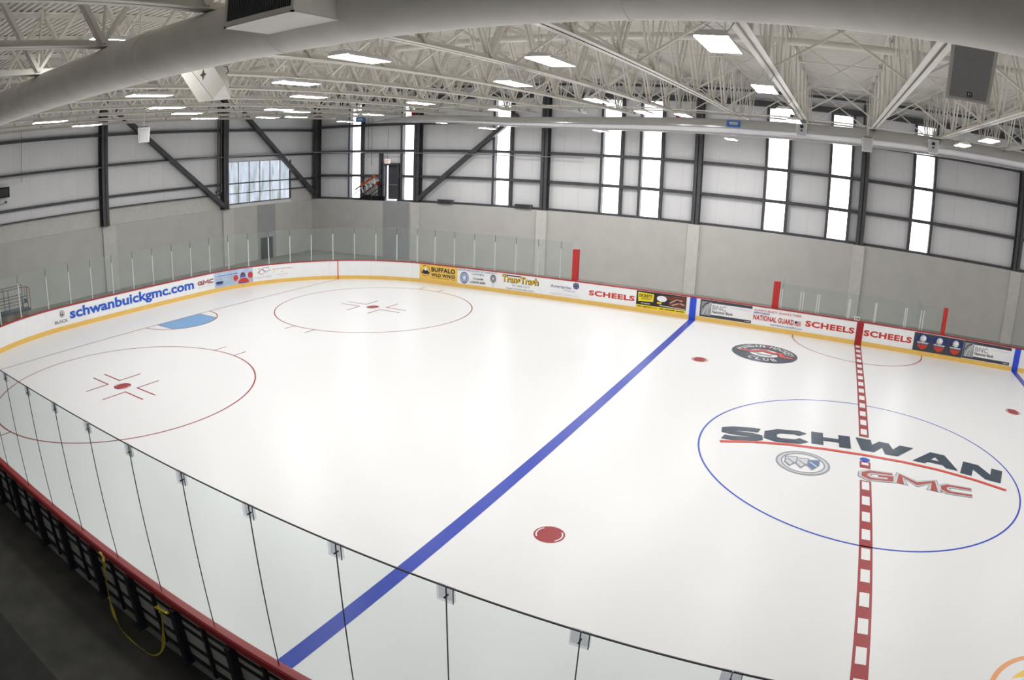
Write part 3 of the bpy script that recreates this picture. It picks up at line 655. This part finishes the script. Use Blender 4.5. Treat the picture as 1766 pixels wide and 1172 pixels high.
L = [(S_, (-4.0, -.34), (-2.86, -.02), (-4.13, .58), (-3.02, .92)), (C__, (-2.86, .08), (-1.70, .36), (-2.93, .98), (-1.80, 1.28)), (H_, (-1.54, .50), (-.40, .61), (-1.60, 1.37), (-.44, 1.50)),
     (W_, (-.28, .65), (1.26, .63), (-.26, 1.53), (1.52, 1.44)), (A_, (1.42, .52), (2.78, .31), (1.58, 1.42), (2.88, 1.22)), (N_, (2.83, .20), (4.05, -.07), (3.06, 1.06), (4.29, .79))]
for g, bl_, br_, tl__, tr__ in L: it.append((quad2(g, bl_, br_, tl__, tr__), Z4, I_DARK))
ul = [(-3.98, -.52), (-3.2, -.16), (-2.16, .12), (-1.1, .26), (0, .32), (1.1, .30), (2.14, .16), (3.2, -.12), (4.14, -.49)]
it.append((stroke2(ul, .13), Z4, I_ORED)); mark('name_logo', 'dark lettering over a red arc across the centre circle', it)
it = [(ring2(-1.68, -.92, .70, .05), Z2, I_GREY), (ring2(-1.68, -.92, .63, .06), Z2, I_LGREY), (ring2(-1.68, -.92, .57, .03), Z3, I_GREY)]
for k, (dx, c) in enumerate(((-.3, I_LGREY), (0, I_LGREY), (.3, I_NAVY))):
    sh = [(dx-.2, .26), (dx+.14, .36), (dx+.14, .0), (dx-.04, -.36), (dx-.2, -.12)]
    it.append((poly2([(-1.68+x, -.92+y) for x, y in sh]), Z2+k*.001, I_GREY)); sh2 = [(dx+(x-dx)*.78-.0, y*.78) for x, y in sh]
    it.append((poly2([(-1.68+x, -.92+y) for x, y in sh2]), Z4+k*.001, c)); it.append((stroke2([(-1.68+dx-.13, -.92+.12), (-1.68+dx+.08, -.92-.12)], .05), Z5, I_GREY if c is I_LGREY else I_LGREY))
mark('shield_emblem', 'silver oval emblem with three small shields', it)
G_ = [(.96, .80), (.30, .80), (.12, .62), (.12, .35), (.30, .14), (.90, .14), (.90, .50), (.52, .50)]
M_ = [(.08, 0), (.08, .92), (.5, .36), (.92, .92), (.92, 0)]
C2 = [(.98, .82), (.28, .82), (.12, .64), (.12, .36), (.28, .16), (.98, .16)]
it = []
for (pts, bl_, br_, tl__, tr__) in ((G_, (-.14, -1.30), (.77, -1.14), (-.12, -.62), (.80, -.55)), (M_, (.86, -1.14), (1.97, -1.27), (.90, -.58), (2.0, -.66)), (C2, (2.05, -1.29), (2.99, -1.27), (2.10, -.66), (3.04, -.70))):
    for wd, z, c in ((.40, Z2, I_GREY), (.33, Z3, I_LGREY), (.18, Z4, I_BROWN)): it.append((quad2(stroke2(pts, wd), bl_, br_, tl__, tr__), z, c))
mark('block_letter_logo', 'red block letters with silver outline right of the centre line', it)
# club logo, far left of centre
lx, ly, lr = -3.9, 9.03, 1.34
def arc_text(s, cx, cy, r0, h, a_mid, da, up=True, m=None, z=Z4):
    
    out = []
    n = len(s)
    for i, ch in enumerate(s):
        if ch == ' ': continue
        a = a_mid+(da*(i-(n-1)/2))*(-1 if up else 1)
        w_ = h*(.56 if ch not in 'MW' else .68)
        t = Vector((math.sin(a), -math.cos(a))) if up else Vector((-math.sin(a), math.cos(a)))
        o_ = Vector((math.cos(a), math.sin(a)))*(1 if up else -1); c = Vector((cx, cy))+Vector((math.cos(a), math.sin(a)))*r0
        out += [([tuple(c+t*((u-.5)*w_)+o_*((v-.5)*h)) for u, v in vs], fs) for vs, fs in text2(ch, .015)]
    return out
zig = [(-1.12, .02), (-.45, .02), (-.1, .38), (.25, .12), (.62, .22), (.72, -.2), (1.15, -.22)]
mark('club_logo', 'round black club logo with white letters and red zigzag', [(disc2(lx, ly, lr, n=64), Z1, I_DARK),
    (stroke2([(lx+x*1.0, ly+y) for x, y in zig], .34), Z2, I_DARK), (disc2(lx, ly+.0, .62, .55), Z2-.001, I_WHITE),
    (stroke2([(lx+x, ly+y+.04) for x, y in zig], .20), Z3, I_ORED), (poly2([(lx-.5, ly-.42), (lx+.45, ly-.45), (lx+.25, ly-.02), (lx-.1, ly+.12)]), Z3-.001, I_WHITE),
    (stroke2([(lx-.3, ly-.26), (lx+.3, ly-.28)], .12), Z4, I_DARK), (disc2(lx+.0, ly+.98, .18, .07), Z3, I_ORED),
    (arc_text('MANDAN', lx, ly, 1.02, .36, PI*.5+.80, .235), Z4, I_WHITE), (arc_text('HOCKEY', lx, ly, 1.02, .36, PI*.5-.80, .235), Z4, I_WHITE), (arc_text('CLUB', lx, ly, .93, .36, -PI/2, .33, up=False), Z4, I_WHITE)])
ox, oy = 3.6, -8.78
mark('ring_logo', 'orange ring with yellow disc at the near edge', [(ring2(ox, oy, 1.27, .1), Z1, I_ORANGE), (disc2(ox, oy, .98), Z1, I_YEL), (stroke2([(ox-1.1, oy+.45), (ox-.2, oy+.72), (ox+.9, oy+.6)], .07), Z2, I_WHITE)])

# ------------------------------------------------------------------ boards, with perimeter coordinate s (0 = centre of far boards, growing to the left)
A1 = R_C*PI/2; S1 = cxr; S2 = S1+A1; S3 = S2+2*cyr; S4 = S3+A1; S5 = S4+cxr
def bp(s, z, off=0.):
    m_ = 1
    if s < 0: m_ = -1; s = -s
    if s <= S1: x, y = -s, HW-off
    elif s <= S2: a = (s-S1)/R_C; x, y = -cxr-(R_C-off)*math.sin(a), cyr+(R_C-off)*math.cos(a)
    elif s <= S3: x, y = -HL+off, cyr-(s-S2)
    elif s <= S4: a = (s-S3)/R_C; x, y = -cxr-(R_C-off)*math.cos(a), -cyr-(R_C-off)*math.sin(a)
    else: x, y = -cxr+(s-S4), -HW+off
    return (m_*x, y, z)
def srange(a, c, st=.4):
    n = max(1, int(abs(c-a)/st)); return [a+(c-a)*k/n for k in range(n+1)]
def sweep(b, prof, sl, m, closed=True):
    "prof: list of (off, z) swept along s values"
    n = len(prof); vs = [bp(s, z, o) for s in sl for o, z in prof]; fs = []
    for i in range(len(sl)-1):
        for k in range(n if closed else n-1): fs.append((i*n+k, i*n+(k+1) % n, (i+1)*n+(k+1) % n, (i+1)*n+k))
    if closed: fs += [tuple(range(n)), tuple((len(sl)-1)*n+k for k in range(n))[::-1]]
    b.add(vs, fs, m)
full = srange(-S5, S5, .45)
boards = empty('rink_boards', (0, 0, 0)); tag(boards, 'white rink boards around the ice with red cap rail, yellow kick strip and advertising panels', 'boards')
b = MB(); sweep(b, [(0, .2), (0, 1.04), (-.04, 1.04), (-.04, .0), (0, .0)], full, BOARD); b.build('board_face', boards)
b = MB(); sweep(b, [(.012, 0), (.012, .2), (0, .2), (0, 0)], full, KICK); plabel(b.build('kick_strip', boards), 'yellow strip along the foot of the boards')
b = MB(); sweep(b, [(.02, 1.03), (.02, 1.07), (-.01, 1.082), (-.10, 1.082), (-.125, 1.062), (-.125, .955), (-.105, .955), (-.105, 1.03)], full, CAP); plabel(b.build('cap_rail', boards), 'red rail on top of the boards')
back_s = srange(S4-3, S5, .5)
b = MB(); sweep(b, [(-.05, .02), (-.05, .9), (-.06, .9), (-.06, .02)], back_s, BACKP); plabel(b.build('backing_panel', boards), 'grey backing seen from outside')
b = MB()
for z, hh in ((.02, .06), (.30, .03), (.62, .03), (.80, .03)): sweep(b, [(-.061, z), (-.061, z+hh), (-.10, z+hh), (-.10, z)], back_s, FRAME)
plabel(b.build('frame_rail', boards), 'dark frame rails on the outside')
s = S4-2; k = 0
fp = None
while s < S5-.2:
    x, y, _ = bp(s, 0, -.12); wd = .11 if k % 2 == 0 else .05
    if 55 < s and len([c for c in boards.children if c.name.startswith('frame_post')]) < 60:
        b = MB(); b.box(x-wd/2, x+wd/2, y-(.07 if k % 2 == 0 else .0), y+.05, -.05, .95, FRAME)
        if k % 2 == 0: b.box(x-wd/2-.05, x+wd/2+.05, y-.14, y+.05, -.05, -.02, FRAME)
        b.build('frame_post', boards)
    s += .622; k += 1
# board joints
for k in range(-4, 19):
    b = MB(); s = .1+2.438*k+1.16; b.mapped([([(s-.004, .2), (s+.004, .2), (s+.004, 1.03), (s-.004, 1.03)], [(0, 1, 2, 3)])], lambda u, v: bp(u, v, .003), C_LGREY)
    b.build('board_joint', boards)
def stripe(name, label, s0, s1, m, z1=1.03):
    b = MB(); sl = [s0, s1]; sweep(b, [(.02, 0), (.02, z1), (0, z1), (0, 0)], sl, m); plabel(b.build(name, boards), label)
stripe('blue_stripe', 'blue stripe on the boards at the left blue line', 7.65, 7.955, C_RBLUE)
stripe('blue_stripe', 'blue stripe on the boards at the right blue line', -7.62, -7.925, C_RBLUE)
stripe('red_stripe', 'dark red stripe on the boards at the centre line', -.152, .165, C_DRED)
stripe('goal_line_stripe', 'thin red stripe on the boards at the goal line', 27.545, 27.595, C_RED)

# each advert: rows of drawing commands in board coordinates (s, z)
def T(s, s0, s1, z0, z1, m, bold=.01, sp=1.): return ('t', place2(text2(s, bold, sp), s0, s1, z0, z1), m)
def U(s0, s1, z0, z1, m, n=4):
    "a line of print too small to read: word-length bars"
    g = []; tot = sum(2+(i*7) % 4 for i in range(n))+.6*(n-1); a = s0; k = (s1-s0)/tot
    for i in range(n):
        wd = (2+(i*7) % 4)*k; g += rect2(a, a+wd, z0, z1, 2); a += wd+.6*k
    return ('g', g, m)
def Rr(s0, s1, z0, z1, m): return ('g', rect2(s0, s1, z0, z1, max(1, int(abs(s1-s0)/.3))), m)
def Pp(pts, m): return ('g', poly2(pts), m)
def Dd(s, z, r, m, ry=None): return ('g', disc2(s, z, r, ry, 32), m)
def Og(s, z, r, w_, m): return ('g', ring2(s, z, r, w_, n=40), m)
def St(pts, w_, m): return ('g', stroke2(pts, w_), m)
def advert(label, items):
    b = MB(); ts = []; 
    ng = sum(1 for i in items if i[0] == 'g'); g = 0; base = .004+.0012*ng
    for k, (kind, polys, m) in enumerate(items):
        if kind == 'g': off = .004+.0012*g; g += 1; tgt = b
        else: off = base+.002+.0004*k; tgt = MB(); ts.append(tgt)
        [tgt.mapped([pl_], lambda u, v, off=off+.00008*q: bp(u, v, off), m) for q, pl_ in enumerate(polys)]
    p = b.build('advert_panel', boards); p['label'] = label
    for t in ts: t.build('lettering', p)
    return p
advert('white advert panel with large blue web address', [Rr(44.9, 36.3, .21, 1.02, BOARD), T('schwanbuickgmc.com', 43.85, 36.37, .30, .92, C_BLUE, .032),
       Og(44.28, .76, .15, .03, C_GREY), Og(44.28, .76, .12, .02, C_LGREY), Dd(44.28, .76, .1, C_DGREY), Pp([(44.34, .82), (44.3, .68), (44.25, .84)], C_LGREY), Pp([(44.28, .83), (44.22, .7), (44.2, .82)], C_LGREY),
       T('BUICK', 44.70, 43.97, .36, .50, C_DGREY, .0)])
gm = []
for pts, a0, a1 in ((G_, 36.10, 35.78), (M_, 35.74, 35.38), (C2, 35.34, 35.03)):
    gm.append(('g', place2(stroke2(pts, .36), a0, a1, .54, .78), C_LGREY)); gm.append(('g', place2(stroke2(pts, .24), a0, a1, .55, .77), C_MAROON))
advert('small panel with red block letters beside the web address', [Rr(36.25, 34.98, .21, 1.02, BOARD)]+gm+[U(36.1, 35.05, .43, .448, C_LGREY, 4)])
advert('pale blue advert with a red-gloved player', [Rr(34.97, 32.52, .21, 1.02, C_SKY), U(34.88, 33.45, .79, .835, C_PBLUE, 4), U(34.88, 33.7, .68, .70, C_GREY, 5), Rr(34.87, 34.4, .40, .53, C_NAVY), U(34.83, 34.44, .45, .48, C_LGREY, 1), Rr(34.85, 34.45, .35, .375, C_NAVY),
       Dd(33.58, .56, .15, C_RED, .17), Dd(32.68, .62, .15, C_RED, .18), St([(33.55, .45), (33.4, .30), (33.2, .32)], .09, C_SKIN), St([(32.7, .48), (32.8, .34), (33.0, .32)], .09, C_SKIN), Pp([(33.45, .23), (32.75, .23), (32.85, .44), (33.0, .5), (33.25, .5), (33.4, .4)], C_RED),
       Dd(33.14, .62, .16, C_BROWN, .2), Dd(33.14, .55, .12, C_SKIN, .13), Rr(33.30, 32.98, .56, .66, C_BLUE), Rr(33.28, 33.0, .45, .50, C_RED), Rr(33.3, 32.95, .23, .28, C_BLUE)])
advert('white advert with outlined hands mark', [Rr(32.51, 31.35, .21, 1.02, BOARD), St([(32.4, .86), (32.3, .93), (32.2, .88), (32.1, .92), (32.05, .82), (32.15, .75), (32.1, .66), (32.25, .66), (32.35, .7), (32.32, .8), (32.4, .86)], .025, C_GREY), St([(31.6, .95), (31.7, .9), (31.85, .92), (31.95, .82), (31.85, .72), (31.75, .74), (31.7, .64), (31.6, .74), (31.5, .72), (31.55, .85), (31.6, .95)], .025, C_PBLUE),
       St([(32.2, .7), (32.1, .6), (31.98, .56), (31.85, .62), (31.8, .74), (31.95, .86), (32.05, .8), (32.2, .7)], .025, C_MAROON), T('Custer Health', 32.48, 31.42, .36, .48, C_LGREY, 0)])
advert('white advert with yellow swoosh and small script', [Rr(31.34, 30.1, .21, 1.02, BOARD), St([(31.4, .74), (31.28, .78), (31.22, .7), (31.3, .6)], .035, C_BYEL), T('What is public health?', 31.3, 30.2, .74, .82, C_GREY, 0), U(30.85, 30.7, .60, .63, C_LGREY, 1), U(31.1, 30.42, .455, .485, C_LGREY, 1), U(30.95, 30.6, .35, .37, C_LGREY, 1)])
advert('yellow advert with black bold restaurant name and buffalo disc', [Rr(22.74, 20.32, .2, 1.03, C_YEL), Og(22.37, .67, .285, .03, C_BLACK), Dd(22.38, .64, .15, C_BLACK, .13), Pp([(22.55, .66), (22.6, .56), (22.4, .48), (22.2, .5), (22.16, .62), (22.25, .7)], C_BLACK), Dd(22.36, .76, .075, C_WHITE, .1), Pp([(22.58, .60), (22.5, .5), (22.62, .52)], C_BLACK), Pp([(22.14, .64), (22.1, .54), (22.2, .54)], C_BLACK),
       T('BUFFALO', 21.98, 20.47, .66, .905, C_BLACK, .03, 1.08), T('WILD WINGS', 21.98, 20.47, .40, .585, C_BLACK, .022, 1.08), U(21.98, 20.45, .325, .34, C_BROWN, 4)])
def seal(s, z, r, c1, c2): return [Dd(s, z, r, c1, r*1.15), Og(s, z, r*.78, r*.1, C_WHITE), Dd(s, z, r*.5, c2, r*.58), Dd(s, z, r*.22, C_WHITE, r*.25)]
advert('white union advert with blue round seal', [Rr(20.31, 17.8, .21, 1.02, BOARD)]+seal(19.9, .54, .27, C_PBLUE, C_SKY)+seal(18.17, .67, .18, C_DGREY, C_GREY)+[Og(18.16, .36, .07, .03, C_LGREY), T('BROTHERHOOD OF RAILWAY', 20.26, 17.92, .90, .985, C_PBLUE, 0), T('CARMEN', 19.45, 18.72, .74, .84, C_PBLUE, 0), T('TCU/IAM', 19.38, 18.78, .50, .60, C_BLACK, .01), T('LODGE 6440', 19.54, 18.63, .31, .43, C_BLACK, .01)])
advert('white advert with yellow and black waste company name', [Rr(17.79, 15.5, .21, 1.02, BOARD), Rr(17.62, 16.55, .90, .96, C_BLACK), T('TransTrash', 17.66, 15.60, .57, .94, C_BLACK, .06), T('TransTrash', 17.66, 15.64, .60, .93, C_GOLD, .02), T('701-663-5313', 17.1, 16.1, .40, .51, C_GREY, .008), T('www.transtrash.com', 17.42, 15.87, .24, .345, C_GREY, .008)])
advert('white advert with navy star disc', [Rr(15.2, 13.2, .21, 1.02, BOARD), T('Ameriprise', 14.95, 13.86, .58, .77, C_PBLUE, .004), T('Financial', 14.22, 13.66, .50, .585, C_GREY, 0), T('Legacy Financial Partners', 14.96, 13.45, .27, .37, C_LGREY, 0), Dd(13.61, .82, .165, C_NAVY)]+[Pp([(13.61+.135*math.cos(a+.09), .82+.135*math.sin(a+.09)), (13.61+.135*math.cos(a-.09), .82+.135*math.sin(a-.09)), (13.61+.045*math.cos(a), .82+.045*math.sin(a))], C_WHITE) for a in [PI/4*k+.2 for k in range(8)]])
advert('white advert with big red store name, left of the barbecue advert', [Rr(13.05, 10.56, .21, 1.02, BOARD), T('SCHEELS', 12.93, 10.62, .46, .72, C_RED, .046, 1.1)])
advert('dark barbecue advert with yellow sign and food photo', [Rr(10.54, 8.12, .36, 1.01, C_BLACK), Rr(10.54, 8.12, .2, .36, C_BYEL), Pp([(10.47, .95), (9.69, .92), (9.71, .56), (10.40, .52), (10.44, .50)], C_BYEL), T("DICKEY'S", 10.40, 9.77, .73, .88, C_BLACK, .02), T('BARBECUE PIT', 10.30, 9.83, .63, .69, C_BLACK, .01), U(10.3, 9.85, .43, .455, C_WHITE, 2), T('MEMORIAL HWY.', 10.20, 9.46, .255, .315, C_BLACK, .012), U(10.47, 10.26, .262, .305, C_BLACK, 1), U(9.38, 8.2, .262, .305, C_BLACK, 3),
       Pp([(9.5, .9), (8.13, 1.0), (8.13, .75), (9.5, .75)], C_BROWN), Dd(9.3, .76, .24, C_WHITE, .14), Rr(9.52, 9.3, .5, .6, C_GOLD), Pp([(9.0, .55), (8.75, .85), (8.3, .9), (8.13, .7), (8.13, .45), (8.6, .42)], C_BROWN), St([(8.9, .62), (8.6, .80), (8.3, .78)], .05, C_SKIN), St([(8.8, .52), (8.45, .66), (8.2, .6)], .05, C_SKIN), St([(9.4, .44), (8.15, .4)], .04, C_LGREY), Pp([(8.7, .7), (8.5, .8), (8.4, .65)], C_BLACK)])
def bank(o_, label): return advert(label, [Rr(o_+7.46, o_+5.03, .22, 1.01, C_DGREY), Rr(o_+7.32, o_+5.03, .355, .885, C_WHITE), Rr(o_+7.40, o_+6.93, .30, .92, C_GREY), St([(o_+7.32, .32), (o_+7.2, .62), (o_+6.97, .88)], .05, C_LGREY), St([(o_+7.12, .35), (o_+7.1, .6), (o_+6.96, .75)], .04, C_LGREY), St([(o_+7.36, .6), (o_+7.25, .8), (o_+7.05, .9)], .04, C_BLACK),
       T('BNC', o_+6.87, o_+6.23, .60, .81, C_GREY, .006), T('National Bank', o_+6.88, o_+5.90, .44, .57, C_BLACK, .008), T('www.BNCBank.com', o_+6.05, o_+5.12, .77, .82, C_LGREY, 0), U(o_+5.35, o_+5.08, .277, .295, C_WHITE, 2)])
bank(0, 'dark and white bank advert right of the left blue stripe')
ng = [Rr(5.02, 2.62, .21, 1.02, BOARD), T('ALWAYS READY. ALWAYS THERE.', 4.94, 2.72, .83, .93, C_RED, .004), T('NORTH DAKOTA', 4.94, 4.2, .71, .80, C_PBLUE, .03), T('NATIONAL GUARD', 4.95, 3.06, .43, .67, C_RED, .034, 1.05), T('NATIONALGUARD.com', 4.13, 2.66, .27, .345, C_PBLUE, .008)]
for k in range(4): ng.append(St([(3.02, .62-.055*k), (2.9, .60-.055*k), (2.8, .63-.055*k), (2.73, .61-.055*k)], .03, C_RED))
ng.append(Rr(3.02, 2.9, .53, .63, C_NAVY)); advert('white military advert with red lettering and small flag', ng)
advert('white advert with big red store name, just left of the centre stripe', [Rr(2.61, .18, .21, 1.02, BOARD), T('SCHEELS', 2.53, .25, .47, .74, C_RED, .046, 1.1)])
advert('white advert with big red store name, just right of the centre stripe', [Rr(-.16, -2.55, .21, 1.02, BOARD), T('SCHEELS', -.20, -2.48, .46, .735, C_RED, .046, 1.1)])
eg = [Rr(-2.57, -5.0, .2, 1.0, C_DGREY)]
for c in (-3.02, -3.82, -4.61):
    eg += [Pp([(c+.38, .82), (c+.2, .93), (c, .97), (c-.2, .93), (c-.38, .82), (c-.3, .6), (c+.3, .6)], C_NAVY), Dd(c, .77, .15, C_LGREY, .15), Pp([(c+.1, .72), (c+.2, .66), (c+.06, .66)], C_GOLD), Dd(c-.04, .79, .08, C_WHITE), Rr(c+.27, c-.27, .56, .61, C_LGREY), Pp([(c+.26, .50), (c-.26, .50), (c-.2, .38), (c, .27), (c+.2, .38)], C_RED), U(c+.24, c-.24, .525, .55, C_GREY, 2)]
advert('dark advert with three eagle shields', eg)
bank(-12.47, 'dark and white bank advert left of the right blue stripe')

# ------------------------------------------------------------------ glass above the boards
def glass_far(s0, s1, z1, label, off=-.06, m=GLASS_F):
    b = MB(); sl = srange(s0+.004, s1-.004, .3); sweep(b, [(off, 1.08), (off, z1), (off-.012, z1), (off-.012, 1.08)], sl, m)
    tag(b.build('rink_glass'), label, 'glass', 'glass panels on the far and end boards')
ps = [14.52, 15.74, 16.96, 18.16, 19.38, 20.6, 21.83, 22.94, 24.18, 25.4, 26.62, 27.84, 29.06, 30.27, 31.5, 32.71, 33.93, 35.15, 36.41, 37.62, 38.84, 40.04, 41.25, 42.46, 43.67, 44.89, 46.46, 47.7, 48.9, 50.1, 51.3, 52.5, 53.7, 54.9, 56.1, 57.3]
for i, s in enumerate(ps):
    x, y, _ = bp(s, 0, -.105)
    t = empty('glass_post', (x, y, 1.08)); 
    side = '%s left of the tall red pad' % nth(i+1)
    tag(t, 'thin white glass post, '+side, 'post', 'glass posts on the far and end boards')
    b = MB(); b.box(-.025, .025, -.03, .03, 0, 1.47, ALU); b.build('post', t)
    b = MB(); b.box(-.008, .008, -.01, .01, 1.47, 1.82, SEAM); b.build('seal', t)
    t.rotation_euler[2] = 0 if s < S1 else (PI/2*min(1, (s-S1)/A1))
    if i+1 < len(ps): glass_far(s, ps[i+1], 2.9, 'clear rink glass panel, %s panel left of the tall red pad' % nth(i+2))
glass_far(13.9, ps[0], 2.9, 'clear rink glass panel, first panel left of the tall red pad')
def red_pad(x, w_, z1, label, lean=.0, y=13.08):
    b = MB(); b.prism([(x-w_/2, 1.07), (x+w_/2, 1.07), (x+w_/2+lean, z1), (x-w_/2+lean, z1)], 1, y, y+.25, C_DRED2); tag(b.build('red_pad'), label, 'pad')
C_DRED2 = mat('pad_red', (.48, .02, .02), .45, var=.06)
red_pad(-13.78, .27, 2.57, 'tall red upright pad at the right end of the left glass')
red_pad(-4.03, .30, 2.25, 'red upright pad left of the centre glass')
red_pad(3.92, .18, 2.22, 'slim red upright pad right of the centre glass')
cb = [(-3.86, -2.85), (-2.85, -2.08), (-2.08, -.63), (-.63, .61), (.61, 2.04), (2.04, 2.82), (2.82, 3.82)]
for i, (a, c) in enumerate(cb):
    b = MB(); b.box(a+.01, c-.01, 13.10, 13.112, 1.08, 2.2, GLASS_C); tag(b.build('rink_glass'), 'low glass panel at centre ice, %s from the left between the red pads' % nth(i+1), 'glass', 'low glass panels at centre')
for i, (x, w_) in enumerate(((-3.80, .10), (-2.83, .12), (-2.08, .10), (-.63, .06), (.61, .06), (2.04, .08), (2.82, .12))):
    t = empty('glass_post', (x, 13.13, 1.08)); tag(t, 'white double post of the low centre glass, %s from the left' % nth(i+1), 'post', 'posts of the low centre glass')
    for q in (-1, 1):
        b = MB(); b.box(q*w_/2-.02, q*w_/2+.02, -.02, .02, 0, .86, ALU); b.build('upright', t)
for x, t in ((-3.79, 'left'), (2.81, 'right')):
    b = MB(); b.box(x-.005, x+.007, 13.12, 14.9, 1.08, 2.2, GLASS_C); tag(b.build('rink_glass'), 'glass side panel of the penalty boxes, %s one' % t, 'glass')
b = MB(); b.box(-.33, -.08, 12.98, 13.06, 1.08, 1.24, ALU); b.box(-.29, -.12, 12.97, 12.98, 1.12, 1.20, C_BLACK); b.box(-.26, -.15, 12.965, 12.97, 1.14, 1.18, C_LGREY); tag(b.build('timer_box'), 'small white and black box on the boards at the centre stripe', 'box')

# near glass: seamless panels joined by clips
yg = -13.0; zt = 3.40; x = 9.28
i = 0; xj = [-1.91-1.2435*k for k in range(-9, 17)]
near_n = 0
cp = None
for k in range(len(xj)-1):
    x1, x0 = xj[k], xj[k+1]
    t = empty('rink_glass', ((x0+x1)/2, yg, 1.085)); w_ = (x1-x0)/2-.004
    near_n += 1
    kk = k-8
    where = ('%s left of the rightmost visible clip' % nth(kk)) if kk > 0 else ('%s right of the rightmost visible clip' % nth(1-kk))
    tag(t, 'tall glass panel on the near boards, '+where, 'glass', 'tall glass panels on the near boards')
    b = MB(); b.box(-w_, w_, -.006, .006, 0, zt-1.085, GLASS); b.build('pane', t)
    b = MB(); b.box(-w_, w_, -.007, .007, zt-1.085, zt-1.085+.012, SEAM); b.box(-w_-.008, -w_, -.006, .006, 0, zt-1.085, SEAM); b.build('edge', t)
    t2 = empty('glass_clip', (x1, yg, zt)); where2 = ('%s left of the rightmost visible one' % nth(kk)) if kk > 0 else ('rightmost visible one' if kk == 0 else '%s right of the last visible one' % nth(-kk))
    tag(t2, 'clear grey clip on near glass, '+where2, 'clip', 'clips on the near glass')
    b = MB(); b.box(-.085, .085, -.02, -.012, -.15, .01, CLIP); b.box(-.085, .085, .012, .02, -.15, .01, CLIP); b.build('plate', t2)
    b = MB(); b.tube([(0, -.03, -.10), (0, .03, -.10)], .009, C_BLACK, 8); b.box(.078, .085, -.021, -.012, -.15, .01, GREYB); b.build('bolt', t2)

# yellow strap drooping from the cap rail to the floor
pts = [(-10.93, -13.13, 1.08), (-10.97, -13.15, .8), (-11.0, -13.19, .45), (-11.03, -13.22, .12), (-10.85, -13.3, .0), (-10.5, -13.42, -.04), (-10.0, -13.5, -.045), (-9.6, -13.46, -.045), (-9.42, -13.36, -.03), (-9.36, -13.25, .15), (-9.30, -13.2, .5), (-9.24, -13.18, .86)]
b = MB(); P_ = [Vector(p) for p in pts]; fine = []
for i in range(len(P_)-1):
    for k in range(4): fine.append(P_[i].lerp(P_[i+1], k/4))
fine.append(P_[-1])
for _ in range(3): fine = [fine[0]]+[(fine[i-1]+fine[i]*2+fine[i+1])/4 for i in range(1, len(fine)-1)]+[fine[-1]]
vs = []; fs = []
for i, p in enumerate(fine):
    d_ = (fine[min(i+1, len(fine)-1)]-fine[max(i-1, 0)]).normalized(); tw = .5*math.sin(i*.55)
    sd = Vector((math.cos(tw), math.sin(tw)*.6, .25)); sd = (sd-d_*sd.dot(d_)).normalized()*(.028+.008*math.sin(i*.9))
    nn = d_.cross(sd).normalized()*.003
    vs += [p+sd+nn, p-sd+nn, p-sd-nn, p+sd-nn]
for i in range(len(fine)-1):
    for k in range(4): fs.append((4*i+k, 4*i+(k+1) % 4, 4*i+4+(k+1) % 4, 4*i+4+k))
strap = MB(); strap.add(vs, fs, TAPE); so = strap.build('yellow_strap'); tag(so, 'yellow strap hanging in a loop from the near boards to the floor', 'strap')
b = MB(); b.bar((-9.36, -13.19, .87), (-9.02, -13.19, .93), .05, .02, TAPE); b.tube([(-9.3, -13.17, .92), (-9.22, -13.2, .84)], .03, TAPE, 8); b.build('knot', so)
b = MB(); b.tube([(-10.97, -13.16, 1.11), (-10.93, -13.13, 1.02), (-10.9, -13.16, .96)], .025, KICK, 8); b.build('frayed_end', so)

# scissor lift behind the end boards
lf = empty('scissor_lift', (-33.5, -5.95, -.05)); tag(lf, 'small rusty orange scissor lift parked behind the left end boards', 'lift')
b = MB(); b.box(-.35, .35, -.85, .85, .12, .45, BROWNM); b.box(-.36, .36, -.8, -.2, .3, .42, ORANGE); b.box(-.36, .36, .4, .86, .2, .5, ORANGE); b.build('base', lf)
for sx in (-1, 1):
    for sy in (-1, 1):
        b = MB(); b.tube([(sx*.36-.06, sy*.65, .16), (sx*.36+.06, sy*.65, .16)], .16, C_BLACK, 16); b.build('wheel', lf)
b = MB()
for k in range(3):
    z = .48+k*.1
    for q in (-.3, .3): b.bar((q, -.75, z), (q, .75, z+.1), .03, .04, ORANGE); b.bar((q, -.75, z+.1), (q, .75, z), .03, .04, C_GREY)
b.build('scissor_arms', lf)
b = MB(); b.box(-.38, .38, -.9, .9, .8, .9, C_DGREY); b.build('platform', lf)
b = MB()
for q in (-.38, .38):
    for z in (1.2, 1.5, 1.95): b.bar((q, -.9, z), (q, .75, z), .03, .03, BROWNM)
    for y in (-.9, -.3, .75): b.bar((q, y, .88), (q, y, 1.95), .03, .03, C_DGREY)
b.bar((-.38, .9, .88), (-.38, .9, 1.85), .03, .03, ORANGE); b.bar((.38, .9, .88), (.38, .9, 1.85), .03, .03, ORANGE); b.bar((-.38, .9, 1.85), (.38, .9, 1.85), .03, .03, ORANGE)
b.bar((.38, .75, 1.95), (.38, .9, 1.85), .03, .03, ORANGE); b.build('guard_rail', lf)
b = MB(); b.box(.1, .38, .5, .82, 1.0, 1.5, C_LGREY); b.box(.38, .4, .55, .7, 1.2, 1.4, C_DGREY); plabel(b.build('control_box', lf), 'pale grey control box')
